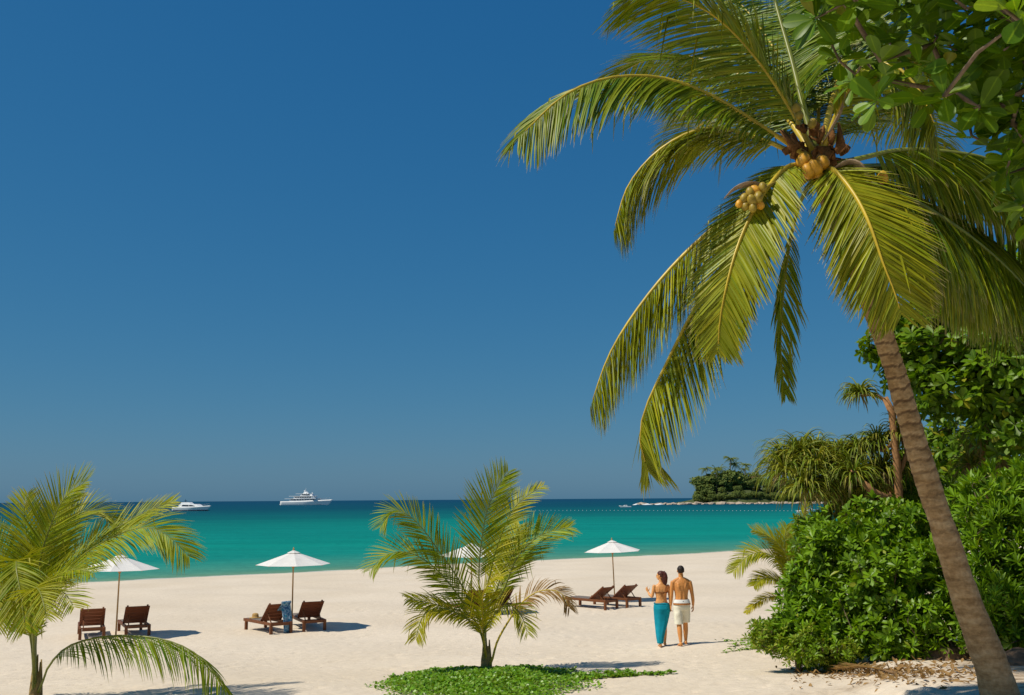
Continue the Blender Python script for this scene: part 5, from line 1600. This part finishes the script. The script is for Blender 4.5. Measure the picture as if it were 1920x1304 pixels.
# shorts: hips and two legs
sh = MB()
def leg_loft(mb, rings, n=28): ell_loft(mb, rings, n)
leg_loft(sh, dens([(0, -.012, .985, .182, .128), (0, -.016, .93, .190, .138), (0, -.014, .86, .192, .138), (0, -.008, .80, .185, .130)]))
leg_loft(sh, dens([(-.088, -.005, .88, .108, .125), (-.096, -.03, .72, .108, .112), (-.10, -.055, .58, .104, .104), (-.102, -.075, .485, .106, .102)]))
leg_loft(sh, dens([(.088, -.005, .88, .108, .125), (.096, .05, .72, .108, .112), (.102, .095, .58, .104, .104), (.106, .12, .50, .106, .102)]))
shorts = link('shorts', noisy(bake(sh, .008, 3, 'shorts'), .010, 9), M['cream'], man)
garment('waistband', M['white_cloth'], shorts, dens([(0, -.012, 1.035, .166, .118), (0, -.013, 1.0, .180, .128), (0, -.014, .955, .194, .140)], 4))
garment('trim', M['orange_band'], shorts, dens([(0, -.014, .953, .195, .1415), (0, -.015, .918, .197, .1435)], 3))
MB().box((0.004, -.147, 1.0), (.022, .006, .014)).build('print', M['mark'], shorts)

# ---- woman
pw = hit(1242, 1213)
wom = empty('person', (pw.x + .02, pw.y + .1, gz(pw.x, pw.y + .1)), R(2))
tag(wom, 'woman in a turquoise sarong walking away, head turned to the left', 'person')
mb, T = person('woman')
link('body', bake(mb, .0065, 4, 'body'), M['skin_w'], wom)
hb = MB()
hair_cap(hb, T, 1, -.55)
hp = [T((0, -.05, .085)), T((0, -.095, .03)), T((0, -.108, -.06)), T((.01, -.10, -.15)), T((.02, -.085, -.25)), T((.03, -.07, -.31))]
P, _ = spline(hp, 14)
hb.tube(P, list(np.interp(np.linspace(0, 1, 14), [0, .3, .7, 1], [.06, .078, .062, .014])), 14, flat=.6)
link('hair', noisy(bake(hb, .006, 2, 'hair'), .007, 40), M['hair_red'], wom)
for sx in (-1, 1):
    o = MB().lathe([(.002, -.010), (.008, -.006), (.010, 0), (.008, .006), (.002, .010)], 8).build('eye', M['eye'], wom, True); o.location = T((sx * .031, .080, .008))
# bikini: band round the back with a tied bow, cups in front
bk = garment('bikini_top', M['bikini'], wom, dens([(0, .0, 1.235, .148, .100), (0, 0, 1.218, .146, .099)], 2), thick=.004)
for a, b_ in (((0, -.103, 1.225), (-.03, -.11, 1.10)), ((0.005, -.103, 1.225), (.018, -.112, 1.08)), ((-.005, -.104, 1.226), (.05, -.108, 1.20)), ((0.0, -.104, 1.226), (-.05, -.108, 1.205))):
    MB().tube([a, ((a[0] + b_[0]) / 2, a[1] - .012, (a[2] + b_[2]) / 2 + .006), b_], [.007, .006, .004], 6).build('tie', M['bikini'], bk, True)
for sx in (-1, 1):
    cup = MB(); cup.lathe([(.003, .045), (.03, .036), (.05, .018), (.06, 0)][::-1], 14)
    o = cup.build('cup', M['bikini'], bk, True); o.location = (sx * .066, .108, 1.20); o.rotation_euler = (R(-90), 0, 0)
# sarong wrapped at the hips, falling to the left ankle, open over the right calf
garment('sarong', M['turquoise'], wom, dens([(0.0, -.010, .985, .160, .112), (.004, -.014, .93, .184, .134), (.006, -.020, .86, .192, .150), (0.0, -.012, .74, .178, .140), (-.012, -.008, .60, .156, .142), (-.030, -.03, .46, .130, .140), (-.056, -.075, .34, .104, .125),
                                              (-.074, -.122, .22, .082, .098), (-.079, -.152, .09, .062, .075)], 5), 64, .006, .035, 6)
garment('sarong_knot', M['turquoise'], wom, dens([(-.05, -.03, .99, .135, .098), (.0, -.012, .965, .172, .124)], 3), 40, .008, .012, 11)
# ------------------------------------------------------------------ out at sea
def hull_mesh(L, B, H, sheer, stern=.78, rake=.10, name='hull', n=26):
    """a flared yacht hull, bow towards +X, keel below the waterline"""
    V, F = [], []
    rows = 5
    for i in range(n + 1):
        u = i / n
        half = B / 2 * (min(1, stern + (1 - stern) * u / .3) if u < .3 else max(0.012, (1 - ((u - .3) / .7) ** 2.4)))
        top = H * (1 + sheer * u ** 2)
        for j in range(rows):
            v = j / (rows - 1)
            z = -.12 * H + (top + .12 * H) * v
            fl = .72 + .28 * v ** .7
            if u > .5: fl *= 1 - .45 * (1 - v) * ((u - .5) / .5)
            x = -L / 2 + L * u * (1 - rake * (1 - v)) + (0 if u > .05 else -.02 * L * (1 - v))
            V.append((x, half * fl, z))
        for j in range(rows):
            v = j / (rows - 1)
            V.append((V[-rows][0], -V[-rows][1], V[-rows][2]))
    w_ = rows * 2
    for i in range(n):
        for j in range(rows - 1):
            a, b_ = i * w_ + j, (i + 1) * w_ + j
            F.append((a, b_, b_ + 1, a + 1))
            F.append((a + rows, a + rows + 1, b_ + rows + 1, b_ + rows))
        a, b_ = i * w_ + rows - 1, (i + 1) * w_ + rows - 1
        F.append((a, b_, b_ + rows, a + rows))
        a, b_ = i * w_, (i + 1) * w_
        F.append((a, a + rows, b_ + rows, b_))
    F.append(tuple(range(rows)) + tuple(range(2 * rows - 1, rows - 1, -1)))
    o = n * w_
    F.append(tuple(o + j for j in range(rows - 1, -1, -1)) + tuple(o + rows + j for j in range(rows)))
    me = bpy.data.meshes.new(name); me.from_pydata(V, [], F); me.update()
    return me

def deck_house(mb, x0, x1, w0, z0, h, rake_f=.5, rake_a=.15, taper=.86):
    """a cabin with raked front and narrower roof"""
    V = [(x0, -w0 / 2, z0), (x1, -w0 / 2 * .8, z0), (x1, w0 / 2 * .8, z0), (x0, w0 / 2, z0),
         (x0 + rake_a * h, -w0 / 2 * taper, z0 + h), (x1 - rake_f * h, -w0 / 2 * taper * .8, z0 + h), (x1 - rake_f * h, w0 / 2 * taper * .8, z0 + h), (x0 + rake_a * h, w0 / 2 * taper, z0 + h)]
    mb.add(V, [(0, 3, 2, 1), (4, 5, 6, 7), (0, 1, 5, 4), (1, 2, 6, 5), (2, 3, 7, 6), (3, 0, 4, 7)])
    return mb

def windows(parent, x0, x1, w0, w1, z, h, n, gap=.3):
    """a row of dark panes on both sides, set proud of the cabin wall"""
    for sy in (-1, 1):
        for k in range(n):
            a = x0 + (x1 - x0) * (k + gap / 2) / n; b_ = x0 + (x1 - x0) * (k + 1 - gap / 2) / n
            wa = (w0 + (w1 - w0) * (a - x0) / (x1 - x0)) / 2; wb = (w0 + (w1 - w0) * (b_ - x0) / (x1 - x0)) / 2
            MB().add([(a, sy * wa, z), (b_, sy * wb, z), (b_, sy * wb, z + h), (a, sy * wa, z + h), (a, sy * (wa - .25), z), (b_, sy * (wb - .25), z), (b_, sy * (wb - .25), z + h), (a, sy * (wa - .25), z + h)],
                     [(0, 1, 2, 3), (4, 7, 6, 5), (0, 4, 5, 1), (1, 5, 6, 2), (2, 6, 7, 3), (3, 7, 4, 0)]).build('window', M['dark_glass'], parent)

def sea_at(px, py):
    v = ray(px, py)
    return Vector((0, 0, CAMZ)) + v * (-CAMZ / v.z)

def superyacht():
    p = at(577, 946.2, 1180.0)
    e = empty('motor_yacht', (p.x, p.y, 0), R(-22))
    L = 68
    hull = link('hull', hull_mesh(L, 11.5, 4.4, .42, .9), M['white_hull'], e, smooth=True)
    MB().tube([(-L / 2 - .3, 0, .9), (-L / 2 - 2.6, 0, .7)], [(4.2, .6), (3.6, .35)], 10, ref=(0, 1, 0)).build('swim_platform', M['white_hull'], e)
    def deck(x0, x1, w, z, h, rf=.5, nm='deck_house'):
        o = deck_house(MB(), x0, x1, w, z, h, rf).build(nm, M['white_hull'], e)
        return o
    def slab(x0, x1, w, z, t=.45):
        P = [(x0, -w / 2), (x1 - 4, -w / 2), (x1, -w / 5), (x1, w / 5), (x1 - 4, w / 2), (x0, w / 2)]
        V = [(x, y, z) for x, y in P] + [(x, y, z + t) for x, y in P]
        n = 6
        MB().add(V, [tuple(range(n - 1, -1, -1)), tuple(range(n, 2 * n))] + [(i, (i + 1) % n, n + (i + 1) % n, n + i) for i in range(n)]).build('deck', M['white_hull'], e)
    d1 = deck(-22, 16, 9.6, 4.6, 2.5); slab(-28, 18, 11.2, 7.1)
    windows(d1, -20, 12, 9.5, 7.9, 5.5, .9, 9)
    d2 = deck(-17, 11, 8.6, 7.6, 2.4); slab(-22.5, 12.5, 10, 10.0)
    windows(d2, -15, 7, 8.5, 7.3, 8.4, .9, 7)
    d3 = deck(-8, 8, 7.2, 10.5, 2.2, .9); slab(-14, 7, 8.4, 12.7, .4)
    windows(d3, -6, 4, 7.1, 6.4, 11.3, .8, 4)
    MB().add([(-6, -1.6, 13.1), (1, -1.2, 13.1), (1, 1.2, 13.1), (-6, 1.6, 13.1), (-4, -1, 15.4), (-1.2, -.8, 15.4), (-1.2, .8, 15.4), (-4, 1, 15.4)], [(0, 3, 2, 1), (4, 5, 6, 7), (0, 1, 5, 4), (1, 2, 6, 5), (2, 3, 7, 6), (3, 0, 4, 7)]).build('mast_base', M['white_hull'], e)
    MB().tube([(-2.8, 0, 15.3), (-2.9, 0, 17.6), (-3.0, 0, 19.8)], [.45, .28, .1], 8).build('mast', M['white_hull'], e)
    MB().bar((-2.9, -2.4, 17.0), (-2.9, 2.4, 17.0), .35, .25).build('mast_spreader', M['white_hull'], e)
    for x, y, z, r_ in ((-4.6, 0, 16.0, .85), (5.2, 1.2, 13.6, .7), (-1.4, -1.3, 13.9, .6)):
        MB().lathe([(.05, -r_), (r_ * .7, -r_ * .7), (r_, 0), (r_ * .7, r_ * .7), (.05, r_)], 12, (x, y, z)).build('radar_dome', M['white_hull'], e, True)
    for sy in (-1, 1):
        MB().tube([(12, sy * 4.8, 6.6), (22, sy * 3.4, 7.6), (30, sy * .6, 8.2)], .07, 5).build('rail', M['metal'], e)
        MB().bar((-24, sy * 5.2, 4.6), (-24, sy * 5.2, 7.1), .3, .3).build('stanchion', M['white_hull'], e)
    tag(e, 'large white three-deck motor yacht with a mast on the horizon', 'yacht')
superyacht()

def sport_yacht():
    p = at(362, 958.5, 545.0)
    e = empty('motor_boat', (p.x, p.y, 0), R(-26))
    L = 25
    link('hull', hull_mesh(L, 5.6, 2.1, .35, .92, .14), M['white_hull'], e)
    link('boot_stripe', hull_mesh(L * .985, 5.25, .42, .1, .92, .12, 'boot_stripe'), M['navy'], e)
    d = deck_house(MB(), -8.5, 6.2, 4.6, 2.1, 1.5, 1.9, .2, .8).build('cabin', M['white_hull'], e)
    MB().add([(-6.5, -1.9, 2.6), (3.4, -1.55, 2.5), (1.6, -1.5, 3.4), (-5.5, -1.83, 3.35), (-6.5, 1.9, 2.6), (3.4, 1.55, 2.5), (1.6, 1.5, 3.4), (-5.5, 1.83, 3.35)],
             [(0, 1, 2, 3), (7, 6, 5, 4), (0, 4, 5, 1), (1, 5, 6, 2), (2, 6, 7, 3), (3, 7, 4, 0)])
    for sy in (-1, 1):
        MB().add([(-6.2, sy * 2.22, 2.55), (-1.4, sy * 2.16, 2.5), (-1.6, sy * 2.02, 3.2), (-5.6, sy * 2.05, 3.3), (-6.2, sy * 1.9, 2.55), (-1.4, sy * 1.8, 2.5), (-1.6, sy * 1.7, 3.2), (-5.6, sy * 1.75, 3.3)],
                 [(0, 1, 2, 3), (7, 6, 5, 4), (0, 4, 5, 1), (1, 5, 6, 2), (2, 6, 7, 3), (3, 7, 4, 0)]).build('window', M['dark_glass'], d)
        MB().add([(-1.0, sy * 2.14, 2.5), (3.2, sy * 1.98, 2.5), (.8, sy * 1.86, 3.15), (-1.1, sy * 1.98, 3.2), (-1.0, sy * 1.8, 2.5), (3.2, sy * 1.6, 2.5), (.8, sy * 1.5, 3.15), (-1.1, sy * 1.7, 3.2)],
                 [(0, 1, 2, 3), (7, 6, 5, 4), (0, 4, 5, 1), (1, 5, 6, 2), (2, 6, 7, 3), (3, 7, 4, 0)]).build('window', M['dark_glass'], d)
    deck_house(MB(), -7.4, -.6, 3.6, 3.6, 1.0, 1.6, .3, .85).build('flybridge', M['white_hull'], e)
    MB().tube([(-5.2, 0, 4.5), (-5.6, 0, 5.6), (-5.7, 0, 6.4)], [.22, .14, .05], 7).build('radar_mast', M['navy'], e)
    MB().bar((-5.4, -1.0, 5.4), (-5.4, 1.0, 5.4), .4, .2).build('radar_arch', M['navy'], e)
    for sy in (-1, 1):
        MB().tube([(2.5, sy * 2.3, 3.1), (7.5, sy * 1.5, 3.5), (11.2, sy * .15, 3.7)], .035, 5).build('rail', M['metal'], e)
    tag(e, 'sleek white motor boat behind the fronds of the left palm', 'boat')
sport_yacht()

def small_boat(px, py, d, L, label, rz):
    p = at(px, py, d)
    e = empty('small_boat', (p.x, p.y, 0), rz)
    link('hull', hull_mesh(L, L * .3, L * .11, .5, .85, .16), M['white_hull'], e)
    cb = deck_house(MB(), -L * .18, L * .16, L * .2, L * .12, L * .09, .9, .2, .85).build('cabin', M['white_hull'], e)
    windows(cb, -L * .12, L * .06, L * .2, L * .185, L * .145, L * .04, 2)
    MB().box((-L * .47, 0, L * .11), (L * .05, L * .06, L * .12), None, .02).build('outboard_motor', M['navy'], e)
    tag(e, label, 'boat')
small_boat(1172, 950.5, 560, 6.8, 'tiny white boat off the rocky point', R(175))
small_boat(1517, 962.5, 330, 7.5, 'small white boat close to the drooping screw pine', R(10))

# line of floats that marks the swimming area
fl = MB().lathe([(.02, -.22), (.15, -.16), (.20, 0), (.15, .16), (.02, .22)], 10).mesh('float_buoy')
fl.materials.append(M['float'])
nfl = 0
px = 952.0
while px < 1560:
    p = at(px, 957.5 - .0074 * (px - 952) + 5.5 * ((px - 952) / 600), 1.0)
    v = p - Vector((0, 0, CAMZ)); p = Vector((0, 0, CAMZ)) + v * (-CAMZ / v.z)
    o = link('float_buoy', fl, None)
    o.location = (p.x, p.y, .04); o.scale = (.7, .7, .65)
    tag(o, 'white float in the line of floats off the beach', 'buoy', 'floats on the swimming line')
    px += 7.4

# ------------------------------------------------------------------ headland
HD = 830.0
def hx(px): return at(px, 938, HD).x
X0, X1 = hx(1292), hx(1990)
def head_h(x, y):
    u = (x - X0) / (X1 - X0)
    prof = np.interp(u, [-.05, 0, .03, .08, .16, .3, .6, 1.05], [-1.5, .6, 4.5, 11, 13.5, 8, 9, 14])
    v = (y - HD) / 90.0
    back = np.where(v < 0, np.exp(-(v / .10) ** 2) if False else np.clip(1 + v / .28, 0, 1), np.clip(1.15 - v, 0, 1))
    return prof * back ** .8 - .4
gx = np.linspace(X0 - 12, X1 + 40, 90); gy = np.linspace(HD - 30, HD + 110, 36)
A, Bq = np.meshgrid(gx, gy)
Zh = head_h(A, Bq) + np.array([[noise.noise(Vector((x * .03, y * .03, 0))) * 2.0 for x in gx] for y in gy]) * (head_h(A, Bq) > 0)
h, w = A.shape
idx = np.arange(h * w).reshape(h, w)
F = np.stack([idx[:-1, :-1], idx[:-1, 1:], idx[1:, 1:], idx[1:, :-1]], -1).reshape(-1, 4)
M['hill'] = plain('headland scrub', (.075, .095, .035), .95, .1, .4, .08)
link('headland', fast_mesh('headland', np.stack([A, Bq, Zh], -1).reshape(-1, 3), F), M['hill'], None, 'structure')
def hz(x, y): 
    i = np.clip(np.searchsorted(gx, x), 1, len(gx) - 1); j = np.clip(np.searchsorted(gy, y), 1, len(gy) - 1)
    return float(Zh[j - 1:j + 1, i - 1:i + 1].mean())

fr_ = np.random.default_rng(17)
def far_tree_proto(seed, h_, w_, n=520):
    r = np.random.default_rng(seed)
    blobs = [(np.array([r.normal(0, w_ * .28), r.normal(0, w_ * .28), h_ * (.22 + .6 * r.random())]), np.array([w_ * r.uniform(.26, .42)] * 2 + [h_ * r.uniform(.14, .24)])) for _ in range(9)]
    P, D = blob_points(r, blobs, n, .5)
    lv = Leaves()
    for p, d in zip(P, D):
        lv.rosette(r, p, d + np.array([0, 0, .5]), 3, 1.5, (30, 85), .2)
    e = empty('headland_tree')
    lv.build(e, M['far_leaf'], Vector((0, 0, 0)), [leaf_template(.1, .1, .8, 4)], 0)
    for c in e.children: c.name = 'crown'
    MB().tube([(0, 0, -1), (.3, .1, h_ * .4), (.1, .3, h_ * .72)], [.45, .32, .12], 7).build('trunk', M['bark'], e, True)
    return e
def far_palm_proto(seed, h_):
    r = np.random.default_rng(seed)
    e = empty('headland_palm')
    top = Vector((r.normal(0, .8), r.normal(0, .8), h_))
    MB().tube([(0, 0, -1), (top.x * .3, top.y * .3, h_ * .5), top], [.34, .24, .18], 7).build('trunk', M['bark'], e, True)
    V, F, Cc = [], [], []
    base = 0
    for k in range(20):
        a = k * 2.4; el = r.uniform(-.5, 1.1)
        d = np.array([math.cos(a) * math.cos(el), math.sin(a) * math.cos(el), math.sin(el)])
        p = np.array(top); L = r.uniform(3.6, 4.6)
        side = nrm(np.cross(d, [0, 0, 1.0]))
        for s in range(6):
            q = p + d * L / 6
            for sd in (-1, 1):
                for m_ in range(4):
                    c0 = p + (q - p) * (m_ / 4); c1 = p + (q - p) * ((m_ + .8) / 4)
                    tip = c1 + side * sd * 1.0 * (1 - .1 * s) + d * .3 + np.array([0, 0, -.75])
                    V += [c0, c1, tip]; F.append((base, base + 1, base + 2)); base += 3
                    Cc += [(r.random(), .3, r.random() * .4, 1)] * 3
            p = q
            d = d + np.array([0, 0, -.22]); d /= np.linalg.norm(d)
    me = fast_mesh('crown', np.array(V), np.array(F), np.array(Cc))
    link('crown', me, M['far_leaf'], e, 'stuff')
    return e
protos = [far_tree_proto(k, 12 + k, 11 + k * .8) for k in range(4)]
pprotos = [far_palm_proto(30, 15.5), far_palm_proto(31, 13.5)]
used = set()
def place(protos_, k, x, y, s, label, cat, group):
    o = protos_[k] if (id(protos_), k) not in used else copy_tree(protos_[k])
    used.add((id(protos_), k))
    o.location = (x, y, hz(x, y) - .3); o.rotation_euler = (0, 0, fr_.uniform(0, 6.28)); o.scale = (s, s, s * fr_.uniform(.9, 1.1))
    tag(o, label, cat, group)
n_t = 0
for px_, dy, s in [(1304, 4, .55), (1312, 10, .75), (1326, 6, .85), (1322, 18, 1.2), (1340, 12, 1.2), (1338, 28, 1.15), (1356, 8, .95), (1358, 26, 1.2), (1374, 14, 1.3), (1372, 34, 1.2), (1390, 8, .8), (1392, 28, 1.05), (1404, 40, 1.1), (1408, 8, .7), (1424, 10, .75), (1420, 26, .9),
                   (1440, 8, .7), (1444, 26, .9), (1460, 8, .7), (1468, 24, .95), (1482, 10, .8), (1500, 12, .9), (1496, 30, 1.0), (1520, 12, .9), (1540, 16, 1.0), (1560, 14, 1.0), (1590, 16, 1.1), (1630, 18, 1.1), (1670, 18, 1.1), (1720, 18, 1.2), (1348, 2, .5), (1380, 2, .45), (1330, 2, .45), (1432, 3, .42), (1470, 3, .42)] + [(q, -7, .34 + .16 * ((q * 7) % 5) / 5) for q in range(1302, 1560, 9)]:
    x = at(px_, 938, HD).x
    place(protos, n_t % 4, x, HD + dy - 12, s, 'leafy tree on the headland across the bay', 'tree', 'trees of the far headland')
    n_t += 1
for k, (px_, dy, s) in enumerate([(1330, 14, 1.35), (1354, 18, 1.5), (1374, 20, 1.55), (1386, 24, 1.45), (1397, 12, 1.2), (1343, 8, 1.3), (1408, 30, 1.2)]):
    place(pprotos, k % 2, at(px_, 938, HD).x, HD + dy - 12, s, ['first', 'second', 'fourth', 'fifth', 'sixth', 'third', 'last'][k] + ' palm from the left on the skyline of the headland', 'palm tree', 'palms of the far headland')
# a white house half hidden among those trees
hp_ = at(1424, 908, HD)
e = empty('house', (hp_.x, HD + 12, hz(hp_.x, HD + 12) - .5), R(8)); tag(e, 'white house with tiled roof half hidden among the headland trees', 'house')
MB().box((0, 0, 5), (9, 7, 10)).build('wall', M['white_hull'], e)
M['tile'] = plain('roof tile', (.30, .16, .10), .85, .1, .2, .5)
MB().add([(-5.2, -4.2, 10), (5.2, -4.2, 10), (5.2, 4.2, 10), (-5.2, 4.2, 10), (-2.5, 0, 12.2), (2.5, 0, 12.2)], [(0, 1, 5, 4), (1, 2, 5), (2, 3, 4, 5), (3, 0, 4), (3, 2, 1, 0)]).build('roof', M['tile'], e)
for k in range(3): MB().box((-2.8 + 2.8 * k, -3.52, 7.6), (1.5, .12, 1.9)).build('window', M['dark_glass'], e)

rocks = [rock_mesh(k + 10, 2, .35, .62) for k in range(5)]
for me in rocks: me.materials.append(M['rock'])
k = 0
def put_rock(px_, py_, d, s, group='rocks along the headland shore', label='pale rock at the water line of the headland'):
    global k
    p = at(px_, 938, d)
    o = link('shore_rock', rocks[k % 5], None, smooth=False)
    o.location = (p.x, p.y, s * .12); o.scale = (s * 1.25, s, s * .8); o.rotation_euler = (0, 0, k * 1.7)
    tag(o, label, 'rock', group)
    k += 1
for px_ in np.arange(1262, 1560, 5.6):
    put_rock(px_ + fr_.uniform(-2, 2), 0, 800 + fr_.uniform(-3, 8), fr_.uniform(1.4, 3.3) * (1.15 if 1280 < px_ < 1310 or 1335 < px_ < 1365 else .9))
for px_, d, s in [(1196, 790, 2.2), (1203, 792, 3.2), (1210, 790, 2.2), (1222, 790, 1.6), (1232, 792, 2.0), (1240, 790, 2.2), (1247, 792, 2.6), (1255, 792, 2.0), (1275, 786, 2.4), (1290, 788, 2.6)]:
    put_rock(px_, 0, d, s, 'rocks running out from the point', 'pale rock off the tip of the headland point')
def surf(px_, d, L, lab):
    p = at(px_, 938, d)
    me = MB().tube([(-L / 2, 0, 0), (-L / 4, .5, .1), (0, 0, .15), (L / 4, .5, .1), (L / 2, 0, 0)], [(.2, .1), (.9, .5), (1.1, .7), (.9, .5), (.2, .1)], 9, ref=(0, 1, 0)).mesh('surf')
    o = link('breaking_wave', noisy(me, .5, .8), M['foam']); o.location = (p.x, p.y, .05); tag(o, lab, 'wave')
surf(1214, 786, 8, 'white surf on the middle rocks off the point')
surf(1192, 786, 5, 'small white surf at the outermost rock')
surf(1236, 788, 7, 'thin white surf nearest the headland')
# a low wave breaking on the far end of the beach
q = [hit(px_, 1031.5 - .004 * (px_ - 1310)) for px_ in range(1310, 1405, 6)]
pts = []
for i, p in enumerate(q):
    s = float(shore_s(p.x, p.y)); pts.append(Vector((p.x - .556 * (s + .6), p.y + .831 * (s + .6), .03)))
o0 = pts[0].copy()
me = MB().tube([p - o0 for p in pts], [(.10 + .10 * abs(math.sin(i * 1.3)), .35 + .3 * abs(math.sin(i * 2.1))) for i in range(len(pts))], 8, ref=(0, 0, 1)).mesh('shore_wave')
o = link('shore_wave', noisy(me, .12, 1.5), M['foam']); o.location = o0; tag(o, 'low white wave breaking along the beach behind the couple', 'wave')
